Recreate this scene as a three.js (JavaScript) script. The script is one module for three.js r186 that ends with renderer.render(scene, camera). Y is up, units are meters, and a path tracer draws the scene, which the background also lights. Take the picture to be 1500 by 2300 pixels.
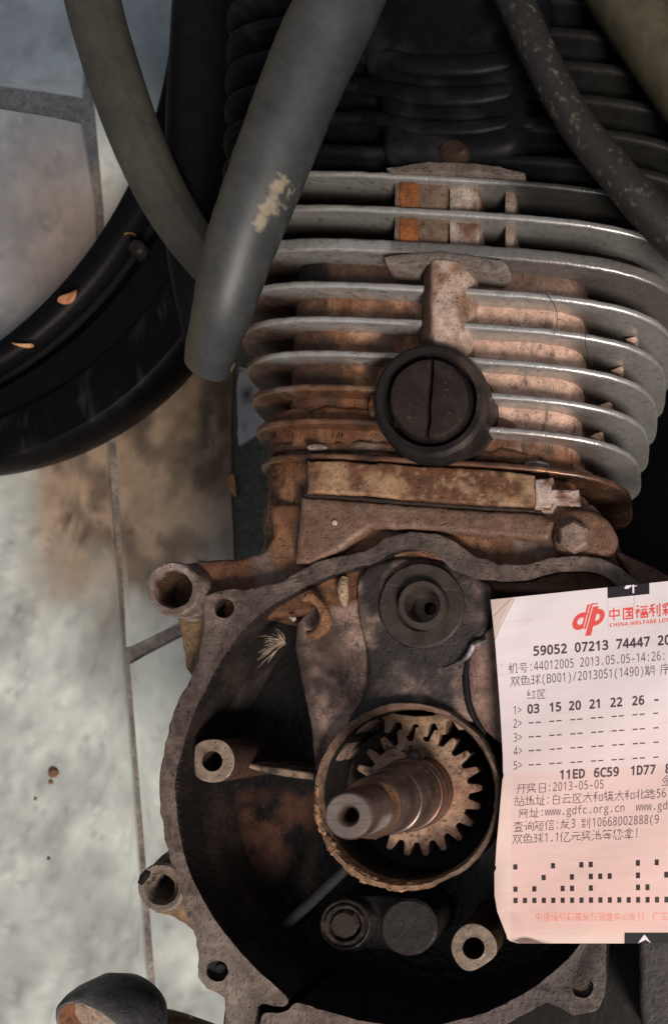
import * as THREE from 'three';
import { mergeGeometries, toCreasedNormals } from 'three/addons/utils/BufferGeometryUtils.js';

// ---------------------------------------------------------------- camera, sky, sun, exposure
// One build unit is 0.137 mm. The engine lies on its right side on a tiled floor; the lens looks straight down.
const U = 0.000137, VX = 1450, VY = 1600, D0 = 1800, FLOOR = 1290;
const scene = new THREE.Scene();
const FULLH = 2 * VX / (667 / 1024);
const camera = new THREE.PerspectiveCamera(2 * Math.atan(FULLH / 2 / D0) * 180 / Math.PI, 667 / 1024, 0.005, 60);
camera.setViewOffset(2 * VX, FULLH, 0, FULLH / 2 - VY, 1500, 2300);
camera.up.set(0, 0, -1);
camera.position.set(0, (D0 + FLOOR) * U, 0);
camera.lookAt(0, 0, 0);
camera.focus = (D0 + 30) * U;
camera.userData.fStop = 9;
camera.updateProjectionMatrix();

const renderer = new THREE.WebGLRenderer({ antialias: true });
renderer.setSize(667, 1024);
renderer.toneMapping = THREE.LinearToneMapping;
renderer.toneMappingExposure = 1.17;
renderer.shadowMap.enabled = true;
renderer.shadowMap.type = THREE.PCFSoftShadowMap;

const SUN = new THREE.Vector3(0.40, 0.66, 0.62).normalize();
{ // even overcast sky, a little brighter towards the hidden sun
  const W = 128, H = 64, data = new Float32Array(W * H * 4);
  for (let j = 0; j < H; j++) for (let i = 0; i < W; i++) {
    const lat = ((j + 0.5) / H - 0.5) * Math.PI, lon = ((i + 0.5) / W - 0.5) * 2 * Math.PI;
    const d = new THREE.Vector3(Math.cos(lat) * Math.cos(lon), Math.sin(lat), Math.cos(lat) * Math.sin(lon));
    const k = Math.max(0, d.dot(SUN)), up = Math.max(0, d.y);
    const L = (0.34 + 0.22 * up + 0.8 * k * k * k) * (d.y < -0.02 ? 0.5 : 1);
    data.set([L * (0.94 + 0.08 * k), L * 0.98, L * (1.10 - 0.12 * k), 1], (j * W + i) * 4);
  }
  const t = new THREE.DataTexture(data, W, H, THREE.RGBAFormat, THREE.FloatType);
  t.mapping = THREE.EquirectangularReflectionMapping; t.magFilter = THREE.LinearFilter; t.needsUpdate = true;
  scene.background = t; scene.environment = t;
  scene.environmentIntensity = 0.3; scene.backgroundIntensity = 0.3;
}
const sun = new THREE.DirectionalLight(0xfff0e4, 3.7);
sun.position.copy(SUN); sun.castShadow = true; sun.shadow.radius = 30;
sun.shadow.mapSize.set(2048, 2048);
Object.assign(sun.shadow.camera, { left: -0.4, right: 0.4, top: 0.4, bottom: -0.4, near: 0.01, far: 3 });
scene.add(sun);

// ---------------------------------------------------------------- noise
const clamp = (x, a = 0, b = 1) => Math.min(b, Math.max(a, x));
const sstep = (a, b, x) => { const t = clamp((x - a) / (b - a)); return t * t * (3 - 2 * t); };
const mix = (a, b, t) => a + (b - a) * t;
const mixc = (a, b, t) => [mix(a[0], b[0], t), mix(a[1], b[1], t), mix(a[2], b[2], t)];
const mulc = (a, k) => [a[0] * k, a[1] * k, a[2] * k];
function hash(x, y, z) {
  let h = Math.imul(x | 0, 374761393) ^ Math.imul(y | 0, 668265263) ^ Math.imul(z | 0, 1274126177);
  h = Math.imul(h ^ (h >>> 13), 1103515245); h ^= h >>> 16; h = Math.imul(h, 2246822519); h ^= h >>> 15;
  return (h >>> 0) / 4294967296;
}
function vnoise(x, y, z) {
  const X = Math.floor(x), Y = Math.floor(y), Z = Math.floor(z);
  let u = x - X, v = y - Y, w = z - Z;
  u = u * u * (3 - 2 * u); v = v * v * (3 - 2 * v); w = w * w * (3 - 2 * w);
  const l = (k) => mix(mix(hash(X, Y, k), hash(X + 1, Y, k), u), mix(hash(X, Y + 1, k), hash(X + 1, Y + 1, k), u), v);
  return mix(l(Z), l(Z + 1), w);
}
function fbm(x, y, z, oct = 4) { let s = 0, a = 0.5, n = 0; for (let i = 0; i < oct; i++) { s += a * vnoise(x, y, z); n += a; x = x * 2.03 + 17; y = y * 2.03 + 5; z = z * 2.03 + 9; a *= 0.5; } return s / n; }
let seed = 7;
const rnd = () => { seed = (Math.imul(seed, 1664525) + 1013904223) >>> 0; return seed / 4294967296; };

// ---------------------------------------------------------------- textures (tileable, 512 px over 260 units = 36 mm)
const TS = 512;
function tnoise(x, y, p, s) { const X = Math.floor(x), Y = Math.floor(y); let u = x - X, v = y - Y; u = u * u * (3 - 2 * u); v = v * v * (3 - 2 * v); const h = (a, b) => hash(((a % p) + p) % p, ((b % p) + p) % p, s); return mix(mix(h(X, Y), h(X + 1, Y), u), mix(h(X, Y + 1), h(X + 1, Y + 1), u), v); }
function tfbm(u, v, p, s, oct) { let t = 0, a = 0.5, n = 0; for (let i = 0; i < oct; i++) { t += a * tnoise(u * p, v * p, p, s + i); n += a; p *= 2; a *= 0.55; } return t / n; }
function tex(fn, srgb, n = TS) {
  const d = new Uint8Array(n * n * 4);
  for (let j = 0; j < n; j++) for (let i = 0; i < n; i++) { const c = fn(i / n, j / n); for (let k = 0; k < 3; k++) d[(j * n + i) * 4 + k] = Math.round(255 * clamp(Array.isArray(c) ? c[k] : c)); d[(j * n + i) * 4 + 3] = 255; }
  const t = new THREE.DataTexture(d, n, n); t.wrapS = t.wrapT = THREE.RepeatWrapping; t.magFilter = THREE.LinearFilter; t.minFilter = THREE.LinearMipmapLinearFilter; t.generateMipmaps = true; t.needsUpdate = true;
  if (srgb) t.colorSpace = THREE.SRGBColorSpace; return t;
}
function dots(count, rMin, rMax, s) { // scattered specks, a tileable field 0..1
  const f = new Float32Array(TS * TS); seed = s;
  for (let k = 0; k < count; k++) {
    const cx = rnd() * TS, cy = rnd() * TS, r = rMin + (rMax - rMin) * rnd() ** 3, e = 0.6 + rnd() * 0.8, a = rnd() * 3.14, st = 0.4 + 0.6 * rnd();
    for (let y = -Math.ceil(r * 1.6); y <= r * 1.6; y++) for (let x = -Math.ceil(r * 1.6); x <= r * 1.6; x++) {
      const p = x * Math.cos(a) + y * Math.sin(a), q = -x * Math.sin(a) + y * Math.cos(a), m = clamp(1.3 - Math.hypot(p, q / e) / r) * st;
      const i = (((Math.floor(cy) + y) % TS + TS) % TS) * TS + ((Math.floor(cx) + x) % TS + TS) % TS; f[i] = Math.max(f[i], m);
    }
  }
  return (u, v) => f[(Math.floor(v * TS) % TS) * TS + Math.floor(u * TS) % TS];
}
const pits = dots(520, 1.0, 5, 11), grit = dots(900, 0.7, 3.2, 23), flakes = dots(60, 2, 9, 37);
function cellEdge(u, v, p, s) { // crack network: second nearest minus nearest
  const u0 = u; u += 0.05 * (tfbm(u, v, 12, s + 50, 3) - 0.5); v += 0.05 * (tfbm(u0, v, 12, s + 70, 3) - 0.5);
  const x = u * p, y = v * p, X = Math.floor(x), Y = Math.floor(y); let a = 9, b = 9;
  for (let j = -1; j < 2; j++) for (let i = -1; i < 2; i++) { const cx = ((X + i) % p + p) % p, cy = ((Y + j) % p + p) % p, d = Math.hypot(X + i + hash(cx, cy, s) - x, Y + j + hash(cx, cy, s + 1) - y); if (d < a) { b = a; a = d; } else if (d < b) b = d; }
  return b - a;
}
const T = {
  cast: tex((u, v) => { const n = tfbm(u, v, 16, 3, 4), g = clamp(0.60 + 0.62 * (n - 0.5) + 0.25 * (tfbm(u, v, 90, 9, 2) - 0.5)); const p = pits(u, v), w = flakes(u, v) * 0.5; let c = [g, g * 0.985, g * 0.97]; c = mixc(c, [0.05, 0.035, 0.03], p * 0.85); return mixc(c, [1, 0.97, 0.92], Math.max(w * 0.4, grit(v, u) * 0.35)); }),
  castB: tex((u, v) => clamp(0.5 + 0.7 * (tfbm(u, v, 24, 4, 4) - 0.5) - 0.5 * pits(u, v) + 0.25 * grit(v, u))),
  dusty: tex((u, v) => { const n = 0.16 + 0.16 * tfbm(u, v, 12, 21, 5); const k = Math.max(grit(u, v) * 0.55, flakes(v, u) * 0.22 * tfbm(u, v, 40, 5, 2)); return mixc([n, n, n], [1, 0.93, 0.86], k * 0.8); }),
  dustyB: tex((u, v) => clamp(0.45 + 0.5 * (tfbm(u, v, 14, 31, 5) - 0.5) + 0.35 * grit(u, v))),
  crack: tex((u, v) => { const e = cellEdge(u, v, 22, 5), n = 0.34 + 0.8 * tfbm(u, v, 20, 8, 5); const k = 1 - 0.55 * (1 - sstep(0.02, 0.16, e)) * sstep(0.45, 0.65, tfbm(u, v, 7, 77, 3)); const c = n * k; return mixc([c, c * 0.96, c * 0.93], [0.95, 0.85, 0.75], grit(u, v) * 0.4); }),
  crackB: tex((u, v) => clamp(0.35 + 0.3 * tfbm(u, v, 30, 8, 4) + 0.28 * sstep(0.0, 0.16, cellEdge(u, v, 22, 5)))),
  fin: tex((u, v) => { const n = 0.78 + 0.3 * (tfbm(u, v, 24, 41, 4) - 0.5); return mixc([n, n, n], [0.08, 0.05, 0.04], clamp(pits(v, u) * 0.18)); }),
  finB: tex((u, v) => clamp(0.5 + 0.5 * (tfbm(u, v, 40, 44, 3) - 0.5) - 0.5 * pits(v, u))),
  hose: tex((u, v) => { const n = 0.62 + 0.3 * (tfbm(u, v, 20, 61, 4) - 0.5) + 0.1 * (tfbm(u, v, 128, 62, 1) - 0.5); return mixc([n, n, n], [1, 0.92, 0.8], clamp(grit(u, v) * 0.35)); }),
  turn: tex((u, v) => { const l = tnoise(0.5, v * 200, 200, 71), n = 0.55 + 0.25 * (tfbm(u, v, 12, 72, 4) - 0.5) + 0.22 * (l - 0.5); return mixc([n, n * 0.97, n * 0.95], [1, 0.9, 0.8], grit(u, v) * 0.3); }),
};
const std = (o) => new THREE.MeshStandardMaterial({ vertexColors: true, side: THREE.DoubleSide, roughness: 0.7, metalness: 0, ...o });
const phys = (o) => new THREE.MeshPhysicalMaterial({ vertexColors: true, side: THREE.DoubleSide, ...o });
const M = {
  cast: std({ map: T.cast, bumpMap: T.castB, bumpScale: 0.00035, roughness: 0.62, metalness: 0.15 }),
  fin: std({ map: T.fin, bumpMap: T.finB, bumpScale: 0.00012, roughness: 0.36, metalness: 0.68 }),
  oil: phys({ map: T.dusty, bumpMap: T.dustyB, bumpScale: 0.0003, roughness: 0.5, specularIntensity: 0.3 }),
  wet: phys({ map: T.dusty, bumpMap: T.dustyB, bumpScale: 0.0007, roughness: 0.33, specularIntensity: 0.5 }),
  crack: std({ map: T.crack, bumpMap: T.crackB, bumpScale: 0.0003, roughness: 0.8 }),
  black: phys({ map: T.dusty, bumpMap: T.dustyB, bumpScale: 0.0002, roughness: 0.46, specularIntensity: 0.14 }),
  hose: std({ map: T.hose, bumpMap: T.hose, bumpScale: 0.00008, roughness: 0.52 }),
  steel: std({ map: T.turn, bumpMap: T.turn, bumpScale: 0.0001, roughness: 0.36, metalness: 0.65 }),
  gear: std({ map: T.cast, bumpMap: T.castB, bumpScale: 0.00025, roughness: 0.6, metalness: 0.25 }),
  tile: std({ roughness: 0.2 }),
  grout: std({ map: T.cast, bumpMap: T.castB, bumpScale: 0.0006, roughness: 0.9 }),
  plain: std({ roughness: 0.8 }),
  mud: std({ map: T.crack, bumpMap: T.castB, bumpScale: 0.0006, roughness: 0.95 }),
};

// ---------------------------------------------------------------- geometry helpers (x right, y up the cylinder, z towards the sky; units of 0.137 mm)
const E = (px, py, d) => new THREE.Vector3((px - VX) * (D0 + d) / D0, (VY - py) * (D0 + d) / D0, -d);
const sc = (d) => (D0 + d) / D0;
const chaikin = (p, n) => { for (let k = 0; k < n; k++) { const q = []; for (let i = 0; i < p.length; i++) { const a = p[i], b = p[(i + 1) % p.length]; q.push([a[0] * 0.75 + b[0] * 0.25, a[1] * 0.75 + b[1] * 0.25], [a[0] * 0.25 + b[0] * 0.75, a[1] * 0.25 + b[1] * 0.75]); } p = q; } return p; };
const rough = (p, amp, s = 1) => { const q = []; p.forEach((a, i) => { const b = p[(i + 1) % p.length], L = Math.hypot(b[0] - a[0], b[1] - a[1]), n = Math.max(1, Math.round(L / 13)); for (let k = 0; k < n; k++) { const t = k / n, x = mix(a[0], b[0], t), y = mix(a[1], b[1], t); q.push([x + amp * (fbm(x / 22, y / 22, s, 3) - 0.5) * 2, y + amp * (fbm(x / 22, y / 22, s + 40, 3) - 0.5) * 2]); } }); return q; };
const circ = (cx, cy, r, n = 48, e = 1) => Array.from({ length: n }, (_, i) => [cx + r * Math.cos(i / n * 2 * Math.PI), cy + r * e * Math.sin(i / n * 2 * Math.PI)]);
const flat2 = (list, d) => list.map(([x, y]) => { const v = E(x, y, d); return new THREE.Vector2(v.x, v.y); });
function plate(list, d, thick, o = {}) { // outline as it is met at depth d, front face there, solid behind
  const shape = new THREE.Shape(flat2(list, d));
  for (const h of o.holes ?? []) shape.holes.push(new THREE.Path(flat2(h, d)));
  const b = o.bevel ?? 3;
  const g = new THREE.ExtrudeGeometry(shape, { depth: Math.max(0.5, thick - 2 * b), bevelEnabled: b > 0, bevelThickness: b, bevelSize: b, bevelOffset: -b, bevelSegments: b > 5 ? 4 : 2, curveSegments: 24 });
  g.translate(0, 0, -d - thick + b);
  return crease(g, o.crease ?? 0.6);
}
function crease(g, a = 0.6) { g.deleteAttribute('uv'); return toCreasedNormals(g.index ? g.toNonIndexed() : g, a); }
function lathe(cx, cy, d, prof, seg = 72, e = 1, a = 0.5) { // prof: [radius, depth] in units, axis towards the sky through (cx, cy) as met at depth d
  const g = new THREE.LatheGeometry(prof.map(([r, z]) => new THREE.Vector2(Math.max(r, 0.001), -z)), seg);
  g.rotateX(Math.PI / 2); g.scale(1, e, 1);
  const c = E(cx, cy, d); g.translate(c.x, c.y, 0);
  return crease(g, a);
}
function tube(points, radii, o = {}) { // points: Vector3 list, radii per point; elliptical section via o.flat
  const c = new THREE.CatmullRomCurve3(points), n = o.n ?? 90, m = o.m ?? 28, pos = [], idx = [];
  const fr = c.computeFrenetFrames(n, false);
  const ref = new THREE.Vector3(0, 0, 1);
  for (let i = 0; i <= n; i++) {
    const t = i / n, p = c.getPoint(t), T_ = c.getTangent(t), s = new THREE.Vector3().crossVectors(T_, ref).normalize(), up = new THREE.Vector3().crossVectors(s, T_).normalize();
    const f = t * (radii.length - 1), k = Math.min(radii.length - 2, Math.floor(f)), r = mix(radii[k], radii[k + 1], f - k);
    for (let j = 0; j < m; j++) { const a = j / m * 2 * Math.PI; let q = 1; if (o.ridge) q += o.ridge * Math.exp(-((((a - o.ridgeAt + 9.4248) % 6.2832 - 3.1416) / 0.12) ** 2)); const rr = r * q; const v = p.clone().addScaledVector(s, Math.cos(a) * rr).addScaledVector(up, Math.sin(a) * rr * (o.flat ?? 1)); pos.push(v.x, v.y, v.z); }
  }
  for (let i = 0; i < n; i++) for (let j = 0; j < m; j++) { const a = i * m + j, b = i * m + (j + 1) % m, d = a + m, e = b + m; idx.push(a, d, b, b, d, e); }
  for (const end of [0, n]) { const p = c.getPoint(end / n); pos.push(p.x, p.y, p.z); const q = pos.length / 3 - 1; for (let j = 0; j < m; j++) idx.push(q, end * m + j, end * m + (j + 1) % m); }
  const g = new THREE.BufferGeometry(); g.setAttribute('position', new THREE.Float32BufferAttribute(pos, 3)); g.setIndex(idx);
  return toCreasedNormals(g, 0.9);
}
function tessellate(g, max) {
  const P = g.attributes.position.array, N = g.attributes.normal.array, op = [], on = [], m2 = max * max, st = [];
  for (let i = 0; i < P.length; i += 9) {
    st.push([P.slice(i, i + 9), N.slice(i, i + 9)]);
    while (st.length) {
      const [p, n] = st.pop(); let best = 0, bi = -1;
      for (let k = 0; k < 3; k++) { const a = k * 3, b = (k + 1) % 3 * 3, l = (p[a] - p[b]) ** 2 + (p[a + 1] - p[b + 1]) ** 2 + (p[a + 2] - p[b + 2]) ** 2; if (l > best) { best = l; bi = k; } }
      const e1x = p[3] - p[0], e1y = p[4] - p[1], e1z = p[5] - p[2], e2x = p[6] - p[0], e2y = p[7] - p[1], e2z = p[8] - p[2], ar = Math.hypot(e1y * e2z - e1z * e2y, e1z * e2x - e1x * e2z, e1x * e2y - e1y * e2x), far = -p[2] > 330 || n[2] < -0.3 ? 6 : n[2] < 0.3 && n[1] > -0.3 ? 2 : 1;
      if (best <= m2 * far || (ar < m2 * 0.3 * far && best < m2 * 5 * far)) { for (let k = 0; k < 9; k++) { op.push(p[k]); on.push(n[k]); } continue; }
      const a = bi * 3, b = (bi + 1) % 3 * 3, c = (bi + 2) % 3 * 3, mp = [], mn = [];
      for (let k = 0; k < 3; k++) { mp.push((p[a + k] + p[b + k]) / 2); mn.push((n[a + k] + n[b + k]) / 2); }
      const tri = (s, x, y, z) => Float32Array.of(...x(s), ...y(s), ...z(s));
      const at = (i) => (s) => [s[i], s[i + 1], s[i + 2]];
      st.push([tri(p, at(a), () => mp, at(c)), tri(n, at(a), () => mn, at(c))], [tri(p, () => mp, at(b), at(c)), tri(n, () => mn, at(b), at(c))]);
    }
  }
  const r = new THREE.BufferGeometry(); r.setAttribute('position', new THREE.Float32BufferAttribute(op, 3)); r.setAttribute('normal', new THREE.Float32BufferAttribute(on, 3));
  return r;
}
const origin = new Map(), used = new Map();
function numbered(n) { const k = used.get(n) ?? 0; used.set(n, k + 1); return k ? n + '_' + String(k).padStart(3, '0') : n; }
function worldOf(v) { return new THREE.Vector3(v.x * U, (v.z + FLOOR) * U, -v.y * U); }
// name, geometries, material, colour function (x, y as photographed at depth 0, z, normal), parent
function obj(name, geos, mat, col, parent = scene, o = {}) {
  let g = [].concat(geos); g = g.length > 1 ? mergeGeometries(g.map((q) => { const r = q.index ? q.toNonIndexed() : q; for (const k of Object.keys(r.attributes)) if (k !== 'position' && k !== 'normal') r.deleteAttribute(k); return r; })) : g[0].index ? g[0].toNonIndexed() : g[0];
  if (o.max !== 0) g = tessellate(g, o.max ?? 13);
  const dsp = o.disp ?? (mat === M.cast || mat === M.crack || mat === M.mud ? 5 : mat === M.fin ? 3 : mat === M.oil ? 2.5 : 0), ds = o.dscale ?? 15;
  { const P = g.attributes.position, N = g.attributes.normal;
    if (dsp) for (let i = 0; i < P.count; i++) { const x = P.getX(i) / ds, y = P.getY(i) / ds, z = P.getZ(i) / ds; P.setXYZ(i, P.getX(i) + dsp * (fbm(x, y, z, 3) - 0.5), P.getY(i) + dsp * (fbm(x + 31, y, z, 3) - 0.5), P.getZ(i) + dsp * (fbm(x, y + 57, z, 3) - 0.5)); }
    if (o.relief) for (let i = 0; i < P.count; i++) if (N.getZ(i) > 0.8) { const h = (x, y) => o.relief * fbm(x / 75 + 1.2 * vnoise(x / 160, y / 160, 3), y / 150, 5 + dsp, 4), x = P.getX(i), y = P.getY(i), v = new THREE.Vector3((h(x - 4, y) - h(x + 4, y)) / 8, (h(x, y - 4) - h(x, y + 4)) / 8, 1).normalize(); N.setXYZ(i, v.x, v.y, v.z); }
  }
  const P = g.attributes.position, N = g.attributes.normal, C = new Float32Array(P.count * 3), UV = new Float32Array(P.count * 2), S = o.uv ?? 260;
  for (let i = 0; i < P.count; i++) {
    const x = P.getX(i), y = P.getY(i), z = P.getZ(i), nx = N.getX(i), ny = N.getY(i), nz = N.getZ(i);
    const c = typeof col === 'function' ? col(x + VX, VY - y, -z, nx, ny, nz) : col;
    C.set([clamp(c[0]), clamp(c[1]), clamp(c[2])], i * 3);
  }
  for (let i = 0; i < P.count; i += 3) { // one projection per triangle
    let ax = 0, ay = 0, az = 0; for (let k = 0; k < 3; k++) { ax += Math.abs(N.getX(i + k)); ay += Math.abs(N.getY(i + k)); az += Math.abs(N.getZ(i + k)); }
    for (let k = i; k < i + 3; k++) { const x = P.getX(k), y = P.getY(k), z = P.getZ(k); const uv = az >= ax && az >= ay ? [x, y] : ax > ay ? [z + 77, y] : [x, z + 33]; UV[k * 2] = uv[0] / S + (o.du ?? 0); UV[k * 2 + 1] = uv[1] / S; }
  }
  g.setAttribute('color', new THREE.BufferAttribute(C, 3)); g.setAttribute('uv', new THREE.BufferAttribute(UV, 2));
  g.rotateX(-Math.PI / 2); g.scale(U, U, U); g.translate(0, FLOOR * U, 0);
  const m = new THREE.Mesh(g, mat); m.castShadow = m.receiveShadow = true;
  if (parent === scene) { m.name = numbered(name); g.computeBoundingBox(); const b = g.boundingBox, c = new THREE.Vector3((b.min.x + b.max.x) / 2, b.min.y, (b.min.z + b.max.z) / 2); g.translate(-c.x, -c.y, -c.z); m.position.copy(c); origin.set(m, c); } else { m.name = name; const c = origin.get(parent); g.translate(-c.x, -c.y, -c.z); origin.set(m, c); }
  parent.add(m); return m;
}
function tag(o, label, category, group) { o.userData.label = label; o.userData.category = category; if (group) o.userData.group = group; return o; }
function thing(name, label, category, at) { const g = new THREE.Group(); g.name = numbered(name); g.position.copy(worldOf(at)); origin.set(g, g.position.clone()); scene.add(g); return tag(g, label, category); }

// ---------------------------------------------------------------- colours (linear base colours)
const PINK = [0.82, 0.56, 0.45], RUST = [0.17, 0.073, 0.034], DARK = [0.055, 0.03, 0.02], SAND = [0.50, 0.31, 0.185], SILVER = [0.62, 0.63, 0.62], GREY = [0.23, 0.19, 0.175], OIL = [0.03, 0.028, 0.030], ORANGE = [0.36, 0.13, 0.035];
const N3 = (x, y, z, s, o = 4, k = 0) => fbm(x / s + k, y / s - k, z / s + k * 0.7, o);
const rustMap = (x, y, z) => { // how far dirt and rust have taken the cylinder
  const n = (N3(x, y, z, 90, 5) - 0.5) * 1.5, left = sstep(1000, 860, x + n * 60);
  const l = sstep(700, 890, y + 0.10 * (x - 760)), r = sstep(905, 1010, y - 0.08 * (x - 1000));
  return clamp(mix(r, mix(0.25, 1, l), left) + n * 0.55);
};
function dirt(x, y, z, s = 60) { const n = N3(x, y, z, s, 5, 3); let c = mixc(DARK, RUST, sstep(0.3, 0.55, n)); c = mixc(c, [0.30, 0.16, 0.085], sstep(0.52, 0.75, N3(x, y, z, s * 0.6, 4, 8))); return c; }
const colBody = (x, y, z) => { const r = rustMap(x, y, z) + 0.45 * sstep(1000, 900, x); let c = mixc(PINK, mulc(dirt(x, y, z), 1.5), sstep(0.15, 0.75, r)); c = mixc(c, DARK, sstep(760, 660, x + 50 * (N3(x, y, z, 40, 3) - 0.5)) * 0.8 + 0.8 * sstep(640, 600, y)); const spot = sstep(0.70, 0.78, N3(x, y, z, 16, 2, 5)); return mixc(c, DARK, spot * 0.7); };
const colFin = (x, y, z, nx, ny, nz) => {
  const r = sstep(0.35, 0.95, rustMap(x, y, z));
  let c = mixc(SILVER, [0.42, 0.36, 0.31], 0.35 * N3(x, y, z, 40, 3));
  if (ny > 0.5) c = mixc(c, mulc(dirt(x, y, z, 40), 1.3), 0.75);
  c = mixc(c, mulc(dirt(x, y, z, 45), 1.4), r * 0.95);
  const deep = sstep(28, 85, z) * (x < 1000 ? 0.92 : 0.55 * sstep(1400, 1300, x)); c = mixc(c, mulc(dirt(x, y, z, 30), y < 600 ? 0.35 : 0.8), deep);  // dirt deep between the fins, darkened to stand in for shade
  const spot = sstep(0.68, 0.76, N3(x, y, z, 7, 2, 5)) * (x < 940 ? 1 : 0.5);
  return mixc(c, DARK, spot * 0.6);
};
const colOil = (x, y, z) => { const n = N3(x, y, z, 120, 4, 2); return mixc([0.026, 0.024, 0.027], [0.09, 0.06, 0.047], sstep(0.52, 0.78, n)); };
const colBlack = (x, y, z) => mixc([0.014, 0.015, 0.020], [0.045, 0.046, 0.055], sstep(0.5, 0.8, N3(x, y, z, 70, 4, 6)));
const colFlange = (x, y, z, nx, ny, nz) => {
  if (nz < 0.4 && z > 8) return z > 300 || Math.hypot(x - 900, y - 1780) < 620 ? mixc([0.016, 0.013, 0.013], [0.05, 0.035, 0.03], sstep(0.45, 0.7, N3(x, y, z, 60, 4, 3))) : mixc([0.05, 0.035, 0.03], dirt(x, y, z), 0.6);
  const n = N3(x, y, z, 80, 5, 4), m = N3(x, y, z, 20, 3, 9);
  let c = mixc([0.14, 0.105, 0.093], [0.25, 0.19, 0.165], sstep(0.35, 0.65, n));
  c = mixc(c, [0.09, 0.058, 0.045], sstep(0.52, 0.72, m) * 0.7);
  c = mulc(c, 1 - 0.6 * sstep(1050, 1250, x) * sstep(1900, 2100, y)); return mixc(c, [0.36, 0.31, 0.27], sstep(1950, 2150, y) * sstep(700, 500, x) * 0.5);
};
const colDeck = (x, y, z) => { const n = N3(x, y, z, 55, 5, 1); let c = mixc(RUST, [0.30, 0.15, 0.07], sstep(0.42, 0.66, n)); c = mixc(c, [0.24, 0.19, 0.165], sstep(0.5, 0.7, N3(x, y, z, 100, 3, 12)) * 0.8); return mixc(c, DARK, sstep(0.58, 0.75, N3(x, y, z, 30, 3, 6)) * 0.6); };
const colMuck = (x, y, z) => { const n = N3(x, y, z, 45, 4, 2); return mixc(mixc([0.17, 0.115, 0.095], [0.40, 0.285, 0.235], sstep(0.35, 0.65, n)), OIL, sstep(0.56, 0.72, N3(x, y, z, 70, 4, 21)) * 0.7); };

// ================================================================ the setting: floor of marbled tiles
const fd = FLOOR, FX = (x) => VX + (x - VX) / sc(fd), FY = (y) => VY + (y - VY) / sc(fd); // units on the floor back to plan numbers
const baseF = obj('floor', plate([[-1200, -1500], [2600, -1500], [2600, 3600], [-1200, 3600]], fd + 14, 60, { bevel: 0 }), M.grout, (x, y, z) => {
  const X = FX(x), Y = FY(y), n = N3(x, y, z, 60, 5, 2);
  if (X > 505) return mixc([0.10, 0.115, 0.095], [0.17, 0.19, 0.155], n);
  return Y < 400 ? mixc([0.055, 0.065, 0.085], [0.11, 0.12, 0.14], n) : mixc([0.15, 0.13, 0.12], [0.36, 0.33, 0.31], sstep(0.3, 0.7, n));
}, scene, { max: 60 });
baseF.userData.kind = 'structure'; baseF.userData.label = 'floor of pale marbled ceramic tiles with dark joints';
const tileCol = (k) => (x, y, z, nx, ny, nz) => {
  const X = FX(x), Y = FY(y);
  const wx = x + 160 * (N3(x, y, z, 260, 3, 3 + k) - 0.5), wy = y + 160 * (N3(x, y, z, 260, 3, 13 + k) - 0.5);
  const n = N3(wx, wy, z, 210, 5, 5 + k * 3), m = N3(wx * 1.2, wy * 0.8, z, 95, 4, 25 + k * 3);
  let c = mixc([0.33, 0.36, 0.34], [0.485, 0.53, 0.50], sstep(0.3, 0.68, n));
  c = mixc(c, [0.25, 0.25, 0.25], sstep(0.55, 0.8, m) * 0.4);
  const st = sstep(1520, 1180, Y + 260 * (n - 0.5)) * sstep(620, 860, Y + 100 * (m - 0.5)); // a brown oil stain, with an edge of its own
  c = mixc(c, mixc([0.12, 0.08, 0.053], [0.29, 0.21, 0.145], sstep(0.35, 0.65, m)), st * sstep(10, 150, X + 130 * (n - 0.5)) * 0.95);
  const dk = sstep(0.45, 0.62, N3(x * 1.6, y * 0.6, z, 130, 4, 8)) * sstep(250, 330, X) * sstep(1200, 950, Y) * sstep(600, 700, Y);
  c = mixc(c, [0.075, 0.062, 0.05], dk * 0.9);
  if (k === 1) c = mixc(c, mulc([0.135, 0.14, 0.16], 0.7 + 0.7 * n), sstep(1150, 500, Y + 200 * (m - 0.5)) * 0.9);  // this tile greys toward the top as painted overhead shade
  const shadeBlue = sstep(k === 1 ? 300 : 420, 150, Y); c = mixc(c, mulc([0.095, 0.125, 0.155], 0.6 + 0.8 * n), shadeBlue * 0.95);  // dim bluish tone at the top imitates shade from above
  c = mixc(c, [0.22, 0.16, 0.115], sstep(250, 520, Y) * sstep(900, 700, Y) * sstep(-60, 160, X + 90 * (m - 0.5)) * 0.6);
  const vein = 1 - Math.abs(N3(wx * 1.5, wy * 0.55, z, 150, 4, 31 + k) - 0.5) * 16; if (k !== 3) c = mixc(c, mulc(c, 0.5), clamp(vein) * 0.1);
  return c;
};
const tiles = [
  [[[-700, -900], [178, -900], [186, 180], [183, 214], [90, 200], [0, 188], [-700, 118]]],
  [[[-700, 175], [0, 243], [120, 262], [182, 276], [214, 460], [236, 950], [278, 1478], [336, 2300], [370, 2800], [-700, 2800]]],
  [[[196, -900], [545, -900], [545, 300], [530, 760], [521, 900], [521, 1120], [530, 1330], [380, 1408], [300, 1446], [284, 1452], [258, 950], [232, 460], [210, 214]]],
  [[[292, 1492], [330, 1470], [430, 1418], [700, 1290], [760, 2800], [388, 2800], [356, 2300]]],
  [[[538, 822], [592, 838], [604, 930], [580, 975], [536, 1000], [530, 900]]],
];
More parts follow.
